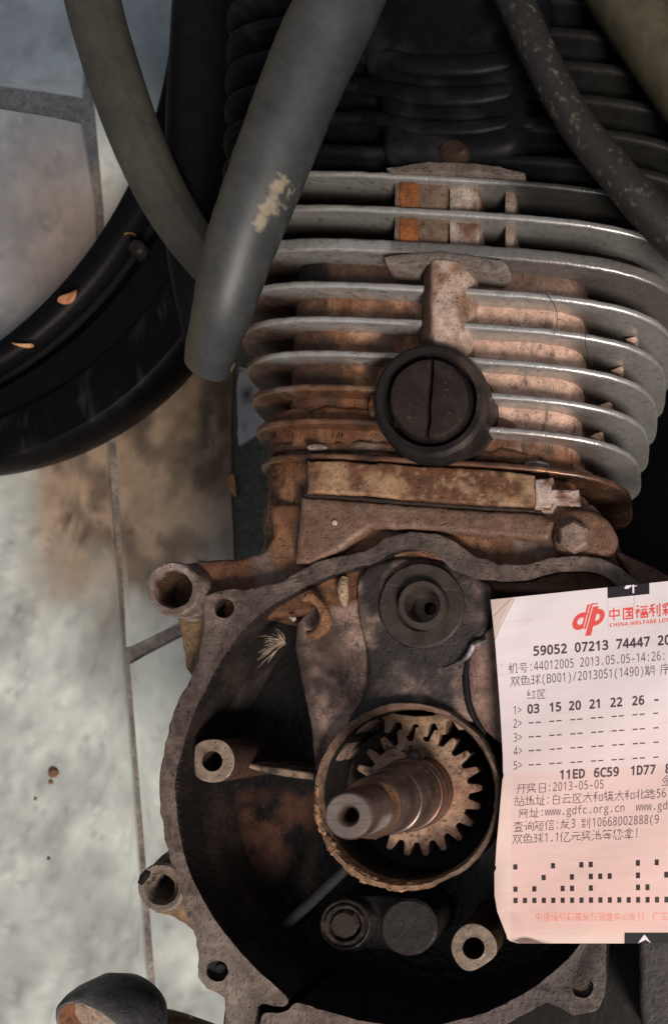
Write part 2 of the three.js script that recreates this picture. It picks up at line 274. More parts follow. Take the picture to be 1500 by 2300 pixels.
tiles.forEach(([p], k) => obj('tile', plate(k === 4 ? rough(p, 5, 3) : p, fd, 30, { bevel: k === 4 ? 2 : 5 }), M.tile, k === 4 ? (x, y, z) => mixc([0.46, 0.44, 0.48], [0.07, 0.05, 0.045], sstep(0.58, 0.68, N3(x, y, z, 22, 3, 4))) : tileCol(k), baseF, { max: 20, relief: 30 }));
const crumb = (name, px, py, d, r, c, label, cat, s) => { const g = new THREE.IcosahedronGeometry(r, 3), P = g.attributes.position; for (let i = 0; i < P.count; i++) { const v = new THREE.Vector3().fromBufferAttribute(P, i), k = 0.65 + 0.8 * fbm(v.x / r * 1.3 + s, v.y / r * 1.3, v.z / r * 1.3, 3); v.multiplyScalar(k); P.setXYZ(i, v.x * 1.1, v.y, Math.max(v.z * 0.6, -r * 0.35)); } g.computeVertexNormals(); const e = E(px, py, d - r * 0.3); g.translate(e.x, e.y, e.z); return tag(obj(name, crease(g, 1.2), M.mud, c, scene, { max: 0, uv: 60 }), label, cat); };
crumb('mud_crumb', 121, 1735, fd, 19, [0.24, 0.13, 0.09], 'reddish brown crumb of dirt lying alone on the pale tile at left', 'dirt crumb', 1);
crumb('mud_crumb', 116, 1757, fd, 8, [0.30, 0.16, 0.07], 'tiny rusty grain just below the larger brown crumb on the tile', 'dirt crumb', 2);
crumb('mud_crumb', 80, 1794, fd, 6, [0.30, 0.16, 0.07], 'tiny orange grain farthest left on the pale tile', 'dirt crumb', 3);
crumb('mud_crumb', 111, 1928, fd, 6, [0.06, 0.05, 0.045], 'tiny black grain lowest of the grains on the pale tile', 'dirt crumb', 4);

// ================================================================ black wheel ring at upper left
{
  const wheel = thing('wheel', 'large black painted wheel rim curving over the tiles at upper left', 'wheel rim', E(-170, 330, FLOOR));
  const arc = (cx, cy, r, a0, a1, n) => Array.from({ length: n + 1 }, (_, i) => { const a = a0 + (a1 - a0) * i / n; return [cx + r * Math.cos(a), cy + r * Math.sin(a)]; });
  // profile across the ring, from the outer edge inward: [share of the way to the inner edge, depth]
  const outer = arc(-170, 330, 730, -0.85, 1.75, 110), inner = arc(-650, -60, 1010, -0.62, 1.15, 110);
  const surf = (prof) => { const pos = [], idx = [], n = outer.length, m = prof.length; for (let i = 0; i < n; i++) for (let j = 0; j < m; j++) { const t = prof[j][0], p = E(mix(outer[i][0], inner[i][0], t), mix(outer[i][1], inner[i][1], t), 960), d = prof[j][1] + 340; pos.push(p.x, p.y, -d); } for (let i = 0; i < n - 1; i++) for (let j = 0; j < m - 1; j++) { const a = i * m + j; idx.push(a, a + 1, a + m, a + 1, a + m + 1, a + m); } const g = new THREE.BufferGeometry(); g.setAttribute('position', new THREE.Float32BufferAttribute(pos, 3)); g.setIndex(idx); const r = toCreasedNormals(g, 0.7); let q = 0; for (let i = 2; i < r.attributes.normal.array.length; i += 3) q += r.attributes.normal.array[i]; if (q < 0) { g.setIndex(idx.map((_, i) => idx[i % 3 ? i - (i % 3) + 3 - (i % 3) : i])); return toCreasedNormals(g, 0.7); } return r; };
  const lc = (x, y, z) => mixc([0.009, 0.009, 0.012], [0.07, 0.066, 0.066], sstep(0.55, 0.8, N3(x, y, z, 40, 4, 3)) * sstep(985, 945, z));
  obj('rim_lip', surf([[0.40, 948], [0.25, 930], [0.12, 850], [0.0, 700], [0.0, 660], [0.01, 628], [0.03, 616], [0.16, 610], [0.27, 618], [0.32, 632], [0.34, 700]]), M.black, lc, wheel, { max: 26 });
  obj('rim_bed', surf([[0.33, 690], [0.36, 668], [0.40, 662], [0.58, 668], [0.62, 690], [0.65, 730], [0.76, 745], [0.80, 735]]), M.black, lc, wheel, { max: 26 });
  obj('rim_edge', surf([[0.79, 740], [0.81, 700], [0.85, 684], [0.93, 680], [0.985, 688], [1.0, 700], [0.9, 800], [0.62, 948]]), M.black, lc, wheel, { max: 26 });
  for (const [x, y, r] of [[438, 200, 17], [292, 540, 21]]) {
    const nip = obj('spoke_nipple', lathe(x, y, 960, [[0, 990], [r * 0.9, 991], [r * 1.25, 998], [r * 1.4, 1030], [r * 1.4, 1100]], 32), M.black, [0.05, 0.045, 0.045], wheel);
    obj('edge_glint', crease(new THREE.TorusGeometry(r * 1.25, 2.2, 8, 40, 1.5).rotateZ(0.75).translate(...E(x, y, 996).toArray())), M.steel, [0.45, 0.30, 0.10], nip, { max: 0 });  // brassy arc painted as the lit top edge of the nipple
  }
}
{ // flat dry leaf scraps
  const leaf = (pts, d, label, c, ben = 10) => { const sh = new THREE.Shape(flat2(chaikin(pts, 2), d)); const g = new THREE.ExtrudeGeometry(sh, { depth: 2, bevelEnabled: false }); g.translate(0, 0, -d); const P = g.attributes.position, b = new THREE.Box3().setFromBufferAttribute(P); for (let i = 0; i < P.count; i++) { const t = (P.getX(i) - b.min.x) / (b.max.x - b.min.x); P.setZ(i, P.getZ(i) + ben * (t - 0.5) ** 2 * 4); } return tag(obj('dry_leaf', crease(g, 0.3), M.plain, (x, y, z) => mixc(c, mulc(c, 0.5), N3(x, y, z, 18, 3)), scene, { max: 8 }), label, 'leaf scrap'); };
  leaf([[138, 684], [142, 668], [160, 658], [183, 655], [178, 668], [164, 680], [148, 686]], 985, 'curled orange leaf scrap on the upper inner side of the black rim', [0.40, 0.17, 0.08], 16);
  leaf([[30, 773], [48, 775], [64, 772], [83, 776], [82, 782], [64, 782], [46, 779]], 1010, 'thin pale orange leaf sliver lying low on the black rim', [0.55, 0.30, 0.14]);
  leaf([[515, 1072], [527, 1062], [533, 1095], [536, 1120], [524, 1112], [516, 1092]], FLOOR - 6, 'small orange leaf scrap at the tile edge beside the engine', [0.52, 0.27, 0.10]);
  leaf([[493, 832], [515, 828], [530, 814], [534, 822], [514, 842], [500, 840]], FLOOR - 300, 'tan papery scrap below the cut end of the large grey hose', [0.40, 0.30, 0.19]);
}

// ================================================================ the engine
const engine = thing('engine', 'weathered motorcycle engine lying open with finned cylinder, gear and crankshaft', 'engine', E(1000, 1700, FLOOR));
const TH = 0.058, CT = Math.cos(TH), ST = Math.sin(TH), OX = 985, OY = 900;
const cylM = new THREE.Matrix4().makeBasis(new THREE.Vector3(CT, -ST, 0), new THREE.Vector3(0, 0, 1), new THREE.Vector3(-ST, -CT, 0)).setPosition(OX - VX, VY - OY, 0);
function plan(hw, hd, dc, uc, n, k = 120) { return Array.from({ length: k }, (_, i) => { const a = i / k * 2 * Math.PI, c = Math.cos(a), s = Math.sin(a); return new THREE.Vector2(uc + hw * Math.sign(c) * Math.abs(c) ** (2 / n), -dc + hd * Math.sign(s) * Math.abs(s) ** (2 / n)); }); }
function slab(outline, yTop, thick, bevel = 5, holes = []) { // a slice across the cylinder: outline (u, height), top at yTop down to yTop + thick
  const sh = new THREE.Shape(outline); holes.forEach((h) => sh.holes.push(new THREE.Path(h)));
  const g = new THREE.ExtrudeGeometry(sh, { depth: thick - 2 * bevel, bevelEnabled: bevel > 0, bevelThickness: bevel, bevelSize: bevel, bevelOffset: -bevel, bevelSegments: 3 });
  g.translate(0, 0, yTop - OY + bevel); g.applyMatrix4(cylM); return crease(g, 0.7);
}
const hwAt = (y) => 509 - 0.227 * (y - 795);
// barrel: body, then each fin
obj('barrel', slab(plan(350, 268, 322, -38, 8), 560, 560, 6), M.cast, colBody, engine);
[[640, 16], [718, 15], [795, 15], [872, 15], [948, 15], [1028, 15]].forEach(([y, t]) => obj('cooling_fin', slab(plan(hwAt(y), 318, 320, -18, 3.5), y, t, 6), M.fin, colFin, engine));
// small lugs that tie the fins to the barrel at the right
for (const [x, y] of [[1430, 757], [1398, 826], [1372, 905], [1352, 975]]) obj('casting_flash', plate(rough([[x - 26, y + 5], [x - 2, y - 4], [x + 3, y + 2], [x - 5, y + 14], [x - 20, y + 10]], 3, x), 150, 40, { bevel: 1 }), M.cast, PINK, engine);
// head joint, head fins
obj('head_joint_fin', slab(plan(hwAt(548), 326, 322, -18, 3.5), 546, 30, 7), M.fin, (x, y, z, nx, ny, nz) => mixc(colFin(x, y, z, nx, ny, nz), [0.12, 0.095, 0.08], x > 880 ? 0.62 : 0.2), engine);
obj('head_gasket_lip', plate(rough([[862, 577], [930, 566], [985, 566], [1060, 572], [1128, 582], [1142, 596], [1120, 612], [1060, 604], [990, 592], [940, 592], [930, 598], [868, 592]], 3, 5), -12, 160, { bevel: 4 }), M.cast, (x, y, z) => mixc([0.30, 0.27, 0.25], [0.15, 0.11, 0.09], N3(x, y, z, 30, 4)), engine);
[[392, 14], [468, 16]].forEach(([y, t]) => obj('cooling_fin', slab(plan(hwAt(y), 330, 330, -18, 3.5), y, t, 6), M.fin, (x, Y, z, nx, ny, nz) => mixc(colFin(x, Y, z, nx, ny, nz), y < 400 ? [0.06, 0.06, 0.058] : [0.2, 0.19, 0.18], y < 400 ? 0.7 * sstep(1050, 1200, x) + 0.25 : 0.3), engine));
obj('head_body', slab(plan(470, 235, 340, -10, 5), -160, 725, 6), M.black, (x, y, z) => mixc(colBlack(x, y, z), [0.05, 0.032, 0.025], sstep(380, 470, y) * 0.8), engine, { max: 30 });
[-110, -35, 40, 112, 185, 258, 332].forEach((y) => obj('head_fin', slab(plan(608 - 0.03 * (y - 115), 330, 330, -2, 4.2), y, 24, 10), M.black, (x, Y, z) => mixc(colBlack(x, Y, z), [0.055, 0.055, 0.05], sstep(1150, 1400, x) * 0.8), engine));
{ // black rocker block in the middle of the head and its soft ridges
  const g = [plate(chaikin([[848, 352], [852, 250], [838, 170], [800, 120], [796, -160], [1240, -160], [1236, 60], [1180, 150], [1190, 250], [1170, 330], [1100, 352], [930, 350]], 3), -22, 260, { bevel: 34, crease: 1.2 })];
  for (const [y, w] of [[146, 22], [214, 20], [284, 16]]) g.push(tube([E(800, y - 22, 20), E(860, y - 16, -10), E(930, y, -28), E(1060, y + 4, -28), E(1140, y - 8, -14), E(1230, y - 6, 20)], [w, w, w, w, w, w], { n: 40, m: 20, flat: 0.6 }));
  obj('rocker_housing', g, M.black, colBlack, engine);
  obj('bolt_head', lathe(1018, 334, -20, [[0, -26], [26, -25], [34, -18], [38, -6], [40, 10]], 24, 0.6, 0.5), M.oil, mulc(DARK, 1.6), engine);
  obj('cover_gasket', plate(rough([[868, 378], [950, 364], [1040, 364], [1120, 374], [1178, 388], [1174, 396], [1040, 388], [880, 388]], 3, 8), -8, 120, { bevel: 2 }), M.cast, (x, y, z) => mixc([0.10, 0.08, 0.07], [0.20, 0.165, 0.14], N3(x, y, z, 24, 4)), engine);
}
{ // posts between the upper fins
  const post = (x0, x1, y0, y1, d, c, nm = 'fin_post') => obj(nm, plate([[x0, y0], [x1, y0 + 3], [x1, y1 + 3], [x0, y1]], d, 150, { bevel: 4 }), M.cast, c, engine);
  for (const [a, b] of [[400, 472], [480, 550]]) {
    post(886, 1004, a, b, 16, (x, y, z) => mixc([0.26, 0.18, 0.125], DARK, N3(x, y, z, 30, 3) * 0.7 + (x > 1000 ? 0.3 : 0)));
    post(898, 940, a + 8, b - 2, 11, (x, y, z) => mixc([0.40, 0.13, 0.025], [0.16, 0.06, 0.025], N3(x, y, z, 14, 3)), 'rust_patch');
    post(1010, 1076, a + 4, b + 3, 24, (x, y, z) => mixc([0.46, 0.38, 0.33], RUST, sstep(0.45, 0.7, N3(x, y, z, 36, 4) + (x - 1030) / 300)));
    post(1134, 1156, a + 10, b + 10, 26, (x, y, z) => mixc([0.42, 0.36, 0.31], RUST, N3(x, y, z, 22, 3) * 0.9));
  }
}
// vertical oil-way boss and slotted plug
obj('oil_way_boss', slab(plan(68, 170, 150, 0, 3.0, 60), 590, 250, 8), M.cast, (x, y, z, nx) => { const n = N3(x, y, z, 40, 4); return mixc(mixc([0.66, 0.50, 0.42], [0.33, 0.2, 0.13], sstep(0.5, 0.7, n)), mixc(DARK, RUST, 0.45 * N3(x, y, z, 20, 3)), clamp(sstep(984, 968, x + 14 * (n - 0.5)) + sstep(745, 790, y) * 0.6)); }, engine);
obj('plug_housing', lathe(965, 897, -50, [[98, 60], [99, -36], [103, -46], [116, -48], [125, -40], [129, -26], [131, 30], [136, 90], [146, 150]]), M.oil, (x, y, z, nx, ny, nz) => nz > 0.6 ? mixc(OIL, [0.09, 0.06, 0.05], N3(x, y, z, 30, 4)) : mixc([0.05, 0.045, 0.045], [0.2, 0.15, 0.12], sstep(0.3, 0.7, N3(x, y, z, 50, 4)) * sstep(1010, 1060, x)), engine);
{
  const plug = obj('threaded_plug', lathe(965, 895, -50, [[0, -40], [91, -40], [94, -30], [94, 50]]), M.oil, [0.03, 0.026, 0.027], engine);
  const half = (s) => { const a = []; for (let i = 0; i <= 30; i++) { const t = -Math.PI / 2 + Math.PI * i / 30; a.push([965 + s * (4 + 84 * Math.cos(t)), 895 + 88 * Math.sin(t)]); } const r = 0.075; return a.map(([x, y]) => [965 + (x - 965) * Math.cos(r) - (y - 895) * Math.sin(r), 895 + (x - 965) * Math.sin(r) + (y - 895) * Math.cos(r)]); };
  for (const s of [1, -1]) obj('plug_face', plate(rough(half(s), 3, 5 + s), -62, 26, { bevel: 5 }), M.oil, (x, y, z) => mixc(mixc([0.05, 0.036, 0.034], [0.12, 0.085, 0.075], N3(x, y, z, 25, 4)), [0.3, 0.23, 0.18], sstep(0.80, 0.90, N3(x, y, z, 5, 2, 9))), plug, { max: 4 });
}
obj('mud_collar', plate(rough(chaikin([[826, 900], [838, 850], [870, 800], [930, 770], [1000, 772], [1040, 800], [1060, 860], [1010, 1000], [900, 1010], [846, 970], [822, 930]], 2), 12, 77), 28, 120, { bevel: 14, crease: 1.2 }), M.mud, (x, y, z) => mulc(dirt(x, y, z, 26), 1.6), engine);
// cylinder foot
obj('barrel_foot', slab(plan(386, 264, 305, -72, 3.8, 120), 912, 340, 12), M.cast, (x, y, z) => mixc(mixc(colDeck(x, y, z), mulc(dirt(x, y, z, 34), 1.5), 0.5), mulc(PINK, 0.9), sstep(1120, 1270, x + 60 * (N3(x, y, z, 40, 3) - 0.5)) * sstep(1160, 1110, y) * 0.85), engine, { disp: 22, dscale: 34 });
for (const y of [990, 1058]) obj('barrel_rib', slab(plan(412 - (y - 958) * 0.16, 272, 305, -56, 3.6, 120), y, 26, 9), M.cast, (x, Y, z) => mixc(colDeck(x, Y, z), mulc(PINK, 0.7), sstep(1150, 1290, x) * 0.6), engine, { disp: 20, dscale: 30 });
obj('base_flange', plate(rough([[688, 1034], [760, 1034], [960, 1046], [1120, 1056], [1200, 1066], [1206, 1140], [1130, 1136], [960, 1126], [840, 1112], [690, 1106]], 2, 9), -4, 320, { bevel: 7 }), M.cast, (x, y, z) => { const n = N3(x, y, z, 50, 5, 7); let c = mixc(SAND, RUST, sstep(0.42, 0.62, n + 0.25 * sstep(860, 960, x) * sstep(1110, 1000, x) - 0.12 * sstep(1130, 1200, x))); c = mixc(c, [0.56, 0.38, 0.25], sstep(0.58, 0.72, N3(x, y, z, 14, 4, 2)) * 0.6); c = mixc(c, mulc(dirt(x, y, z, 24), 1.3), 0.15 + 0.5 * sstep(760, 690, x)); return mixc(c, DARK, sstep(1108, 1120, y - (x - 690) * 0.05) * 0.6); }, engine, { max: 8 });
obj('base_flange_corner', plate(rough([[1202, 1076], [1240, 1072], [1236, 1098], [1300, 1100], [1302, 1128], [1244, 1124], [1236, 1142], [1200, 1140]], 3, 11), -8, 200, { bevel: 6 }), M.cast, (x, y, z) => mixc([0.74, 0.60, 0.54], RUST, sstep(0.52, 0.7, N3(x, y, z, 30, 4) + sstep(1235, 1290, x) * 0.25)), engine);
obj('base_gasket', plate([[684, 1108], [960, 1128], [1216, 1146], [1214, 1152], [960, 1136], [684, 1115]], 6, 300, { bevel: 1 }), M.cast, mulc(DARK, 0.7), engine);
obj('base_step', plate(rough([[676, 1114], [960, 1136], [1214, 1154], [1244, 1170], [1232, 1212], [1120, 1204], [960, 1190], [830, 1184], [770, 1230], [700, 1268], [660, 1262], [668, 1180]], 3, 14), 4, 320, { bevel: 12, crease: 1.1 }), M.cast, (x, y, z) => mixc([0.20, 0.115, 0.08], mixc(RUST, [0.3, 0.21, 0.165], N3(x, y, z, 70, 4)), sstep(0.3, 0.7, N3(x, y, z, 45, 5, 11))), engine);
for (const [x, y, w, h] of [[712, 1003, 24, 9], [1206, 1048, 30, 17]]) obj('stud_nut', plate(chaikin([[x - w, y - h], [x + w, y - h + 3], [x + w, y + h], [x - w, y + h]], 2), 30, 60, { bevel: 7, crease: 1 }), M.cast, [0.26, 0.215, 0.2], engine);
// crankcase deck and casing
obj('crankcase', plate(rough([[604, 1130], [612, 1205], [590, 1238], [540, 1252], [440, 1258], [436, 1330], [470, 1400], [700, 1380], [1000, 1320], [1400, 1340], [1392, 1230], [1372, 1180], [1330, 1130]], 4, 21), 46, 640, { bevel: 14, crease: 1.1 }), M.cast, colDeck, engine);
obj('lower_case', plate([[430, 1480], [640, 1330], [1480, 1330], [1760, 900], [2100, 900], [2100, 2620], [620, 2620], [520, 2260], [430, 1900]], 330, FLOOR - 332, { bevel: 8 }), M.oil, colOil, engine, { max: 40 });
obj('added_dark_case', plate([[1420, 560], [2200, 560], [2200, 1420], [1400, 1420], [1380, 1180], [1420, 980]], 690, FLOOR - 692, { bevel: 14 }), M.oil, mulc(OIL, 0.5), engine, { max: 40 });  // added black block that fills the shadowed gap right of the fins
// flange and its deep wall
const outline = [[453, 1339], [508, 1323], [557, 1324], [628, 1307], [710, 1262], [770, 1248], [825, 1235], [869, 1207], [918, 1194], [978, 1197], [1022, 1216], [1065, 1246], [1120, 1267], [1180, 1268], [1230, 1254], [1290, 1247], [1350, 1253], [1400, 1278], [1432, 1308], [1470, 1350], [1500, 1500], [1500, 1800], [1440, 2000], [1362, 2100], [1360, 2240], [1340, 2272], [1290, 2282], [1250, 2260], [1226, 2254], [1202, 2263], [1181, 2277], [1139, 2300], [1080, 2350], [900, 2430], [640, 2440], [500, 2400], [506, 2290], [505, 2243], [491, 2233], [464, 2222], [443, 2195], [445, 2151], [439, 2113], [420, 2058], [404, 2004], [387, 1944], [371, 1889], [360, 1823], [356, 1769], [359, 1735], [371, 1669], [393, 1587], [423, 1533], [448, 1467], [459, 1396]];
const inside = [[390, 1780], [390, 1745], [404, 1686], [426, 1615], [459, 1544], [502, 1467], [552, 1402], [606, 1358], [655, 1330], [716, 1298], [776, 1278], [847, 1259], [874, 1237], [912, 1229], [956, 1232], [989, 1248], [1016, 1276], [1049, 1291], [1120, 1302], [1180, 1302], [1240, 1282], [1300, 1277], [1360, 1287], [1410, 1330], [1430, 1500], [1430, 1750], [1400, 1960], [1313, 2118], [1257, 2180], [1188, 2232], [1101, 2277], [1060, 2288], [960, 2312], [860, 2306], [792, 2292], [715, 2272], [672, 2256], [660, 2258], [652, 2270], [632, 2280], [594, 2277], [589, 2300], [588, 2360], [566, 2360], [569, 2300], [574, 2260], [590, 2248], [626, 2257], [642, 2254], [646, 2244], [601, 2206], [546, 2151], [491, 2086], [448, 2015], [415, 1944], [398, 1856]];
obj('flange', plate(chaikin(rough(outline, 2.5, 3), 1), 0, 330, { bevel: 4, holes: [chaikin(inside, 2), circ(505, 1367, 26, 30), circ(489, 2181, 28, 30), circ(1308, 2218, 28, 30)] }), M.cast, colFlange, engine, { max: 11 });
obj('blind_plug', [lathe(489, 2181, 0, [[0, 16], [10, 14], [14, 20], [30, 18], [31, 60]], 36)], M.oil, [0.07, 0.07, 0.075], engine);
obj('dowel', [lathe(1308, 2218, 0, [[0, 14], [29, 14], [30, 60]], 36)], M.cast, mulc(DARK, 0.9), engine);
obj('side_case', plate(rough([[1434, 2040], [1700, 2040], [1700, 2420], [1440, 2420]], 4, 50), 20, 320, { bevel: 12 }), M.cast, (x, y, z) => mixc([0.025, 0.022, 0.023], [0.10, 0.09, 0.088], N3(x, y, z, 35, 5)), engine);
obj('lower_lug', plate(rough([[506, 2246], [560, 2262], [576, 2420], [490, 2420], [500, 2300]], 3, 52), 30, 200, { bevel: 8 }), M.cast, (x, y, z) => mixc([0.34, 0.2, 0.09], DARK, N3(x, y, z, 35, 4)), engine);
// back wall of the open chamber
obj('chamber_wall', plate(chaikin(inside.slice(0, 36).concat([[650, 2320]], inside.slice(50)), 2).map(([x, y]) => [mix(x, 900, -0.01), mix(y, 1750, -0.01)]), 262, 66, { bevel: 0 }), M.wet, (x, y, z) => { const n = N3(x, y, z, 60, 5, 3), X = (x - VX) / 1.145 + VX, Y = (y - VY) / 1.145 + VY; const patch = sstep(500, 560, X) * sstep(730, 690, X) * sstep(1760, 1800, Y) * sstep(2010, 1880, Y); return mixc(colOil(x, y, z), [0.20, 0.095, 0.065], patch * sstep(0.3, 0.6, n)); }, engine, { max: 14, disp: 8, dscale: 40 });
// webs and bosses inside
obj('left_web', plate(rough([[830, 1330], [850, 1412], [860, 1467], [860, 1555], [840, 1620], [780, 1660], [730, 1760], [706, 1730], [694, 1615], [677, 1533], [661, 1456], [664, 1400], [690, 1370]], 3, 61), 48, 220, { bevel: 10, crease: 1 }), M.crack, (x, y, z) => mixc(colMuck(x, y, z), [0.045, 0.03, 0.026], clamp(sstep(40, 10, x - 640 - (y - 1440) * 0.2) * 0.8 + sstep(1380, 1330, y) * 0.7)), engine, { max: 9 });
obj('right_web', plate(rough([[1052, 1452], [1110, 1400], [1140, 1420], [1160, 1700], [1110, 1660], [1062, 1620], [1040, 1560]], 3, 64), 40, 220, { bevel: 9, crease: 1 }), M.crack, (x, y, z) => mixc(colMuck(x, y, z), [0.24, 0.145, 0.12], 0.5), engine);
obj('cam_housing', plate(rough(chaikin([[806, 1280], [880, 1250], [1010, 1262], [1080, 1300], [1108, 1320], [1100, 1400], [1078, 1436], [1052, 1448], [1048, 1500], [1046, 1560], [1075, 1640], [915, 1580], [800, 1632], [776, 1620], [822, 1560], [826, 1470], [806, 1400], [800, 1330]], 1), 2, 66), 30, 235, { bevel: 9, crease: 1, holes: [circ(947, 1360, 106, 60)] }), M.cast, (x, y, z) => { const n = N3(x, y, z, 55, 4, 15); let c = mixc([0.035, 0.028, 0.029], mulc(colMuck(x, y, z), 0.95), sstep(0.42, 0.68, n)); return mixc(c, mulc(colMuck(x, y, z), 1.25), sstep(1000, 1030, x) * sstep(1480, 1510, y) * 0.9); }, engine, { max: 8 });
obj('ridge', tube([E(1094, 1438, 26), E(1066, 1448, 22), E(1046, 1478, 24), E(1016, 1494, 30), E(960, 1508, 36)], [5, 7, 6, 4, 2], { n: 60, m: 16 }), M.gear, (x, y, z) => mixc([0.10, 0.085, 0.085], [0.42, 0.42, 0.47], sstep(1035, 1060, x) * sstep(0.4, 0.6, N3(x, y, z, 12, 3))), engine, { max: 0, disp: 6, dscale: 10 });  // pale bluish part is a highlight put into the colour
obj('ridge', tube([E(1053, 1470, 30), E(1047, 1530, 30), E(1060, 1600, 30), E(1090, 1650, 34)], [4, 8, 8, 4], { n: 30, m: 14 }), M.oil, [0.05, 0.045, 0.05], engine, { max: 0 });
{
  const colC = (x, y, z, nx, ny, nz) => mixc([0.055, 0.045, 0.044], [0.11, 0.085, 0.075], N3(x, y, z, 30, 4, 2));
  obj('cam_washer', lathe(947, 1360, 22, [[50, 40], [56, 24], [60, 20], [92, 20], [97, 24], [98, 60], [112, 64]]), M.oil, (...a) => mulc(colC(...a), 2.1), engine, { max: 7 });
  const seg = []; for (let i = 0; i <= 40; i++) { const t = -2.62 + 2.28 * i / 40; seg.push([947 + 95 * Math.cos(t), 1361 + 95 * Math.sin(t)]); }
  obj('washer_step', plate(seg, 13, 20, { bevel: 2, holes: [] }), M.oil, (...a) => mulc(colC(...a), 2.4), engine, { max: 7 });
  obj('cam_nut', lathe(948, 1358, -8, [[0, 100], [13, 98], [15, 62], [34, 60], [36, 30], [38, -2], [41, -8], [52, -8], [55, -3], [56, 40]]), M.steel, (x, y, z, nx, ny, nz) => z > 75 ? [0.06, 0.025, 0.02] : mixc([0.13, 0.105, 0.095], [0.24, 0.19, 0.165], N3(x, y, z, 20, 4)), engine, { max: 6 });
}
// bearing ring round the shaft opening
{
  const segN = 190, prof = (a) => { const j = (fbm(Math.cos(a) * 5, Math.sin(a) * 5, 4, 5) - 0.5); const low = sstep(0.2, 0.8, Math.sin(a)) * sstep(0.6, -0.2, Math.cos(a)) * (0.4 + 1.2 * fbm(Math.cos(a) * 7, Math.sin(a) * 7, 8, 5)); return [[193, 250], [194, 30], [196, 14 + 6 * j], [201 + 4 * j, 4 + 8 * j - 10 * low], [208 + 8 * j + 4 * low, 4 + 14 * j - 10 * low], [211 + 12 * j + 8 * low, 16 + 8 * j], [212, 40], [214, 240]]; };
  const pos = [], idx = [], c = E(915, 1787, 6), m = 8; for (let i = 0; i <= segN; i++) { const a = i / segN * 2 * Math.PI; for (const [r, d] of prof(a)) pos.push(c.x + r * Math.cos(a), c.y - r * Math.sin(a), -d); }
  for (let i = 0; i < segN; i++) for (let j = 0; j < m - 1; j++) { const a = i * m + j; idx.push(a, a + m, a + 1, a + 1, a + m, a + m + 1); }
  const g = new THREE.BufferGeometry(); g.setAttribute('position', new THREE.Float32BufferAttribute(pos, 3)); g.setIndex(idx);
  obj('bearing_ring', toCreasedNormals(g, 0.8), M.cast, (x, y, z, nx, ny, nz) => z > 24 ? [0.016, 0.012, 0.011] : mixc(mixc([0.12, 0.075, 0.055], [0.33, 0.21, 0.15], N3(x, y, z, 20, 4, 3)), [0.42, 0.24, 0.11], sstep(1880, 1980, y) * sstep(1050, 850, x) * N3(x, y, z, 14, 3) * 1.2), engine, { max: 7 });
  obj('rust_crust', tube(Array.from({ length: 24 }, (_, i) => { const a = 1.35 + 1.9 * i / 23; return E(915 + 205 * Math.cos(a), 1787 + 205 * Math.sin(a), 4); }), [3, 8, 11, 9, 12, 10, 7, 9, 6, 8, 4, 3], { n: 150, m: 14, flat: 0.7 }), M.mud, (x, y, z) => mixc([0.13, 0.06, 0.03], [0.50, 0.30, 0.16], sstep(0.35, 0.65, N3(x, y, z, 11, 4))), engine, { max: 0, disp: 16, dscale: 9, uv: 120 });
  obj('bearing_race', lathe(930, 1795, 150, [[70, 175], [100, 170], [150, 172], [186, 160], [190, 200]]), M.oil, [0.09, 0.075, 0.07], engine);
}
// gears
function gearShape(cx, cy, z, ro, rr, phase, hole, from, to) {
  const pts = [], n = z, step = 2 * Math.PI / n; const i0 = from ?? 0, i1 = to ?? n;
  for (let i = i0; i < i1; i++) { const a = phase + i * step; const P = (r, t) => pts.push(new THREE.Vector2(cx + r * Math.cos(a + t * step), cy + r * Math.sin(a + t * step))); P(rr, -0.5); P(rr, -0.39); P(rr + (ro - rr) * 0.12, -0.32); P(rr + (ro - rr) * 0.4, -0.265); P(rr + (ro - rr) * 0.75, -0.2); P(ro - 2, -0.145); P(ro, -0.085); P(ro, 0.085); P(ro - 2, 0.145); P(rr + (ro - rr) * 0.75, 0.2); P(rr + (ro - rr) * 0.4, 0.265); P(rr + (ro - rr) * 0.12, 0.32); P(rr, 0.39); }
  if (from !== undefined) for (let i = i1; i >= i0; i--) { const a = phase + (i - 0.5) * step; pts.push(new THREE.Vector2(cx + hole * Math.cos(a), cy + hole * Math.sin(a))); }
  return new THREE.Shape(pts);
}
const GX = (938 - VX) * sc(81), GY = (VY - 1778) * sc(81);
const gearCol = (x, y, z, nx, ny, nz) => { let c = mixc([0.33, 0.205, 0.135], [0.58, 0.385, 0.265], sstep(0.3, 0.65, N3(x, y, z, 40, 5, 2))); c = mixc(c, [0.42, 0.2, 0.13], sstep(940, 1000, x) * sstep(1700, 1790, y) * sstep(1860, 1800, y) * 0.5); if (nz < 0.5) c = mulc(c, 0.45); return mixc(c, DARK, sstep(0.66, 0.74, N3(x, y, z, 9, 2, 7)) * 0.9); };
const exg = (sh, d, t) => { const g = new THREE.ExtrudeGeometry(sh, { depth: t - 5, bevelEnabled: true, bevelThickness: 2.5, bevelSize: 2.5, bevelOffset: -2.5, bevelSegments: 2, curveSegments: 40 }); g.translate(0, 0, -d - t + 2.5); return crease(g, 0.7); };
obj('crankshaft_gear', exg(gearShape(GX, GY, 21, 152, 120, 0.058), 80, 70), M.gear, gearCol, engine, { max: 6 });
{ const CX = GX + 4, CY = GY + 424; obj('cam_gear', exg(gearShape(CX, CY, 42, 296, 266, -Math.PI / 2 + 0.045, 247, -4, 5), 76, 60), M.gear, (x, y, z, nx, ny, nz) => mulc(mixc(gearCol(x, y, z, nx, ny, nz), [0.40, 0.27, 0.15], 0.5), 0.85), engine, { max: 6 }); }
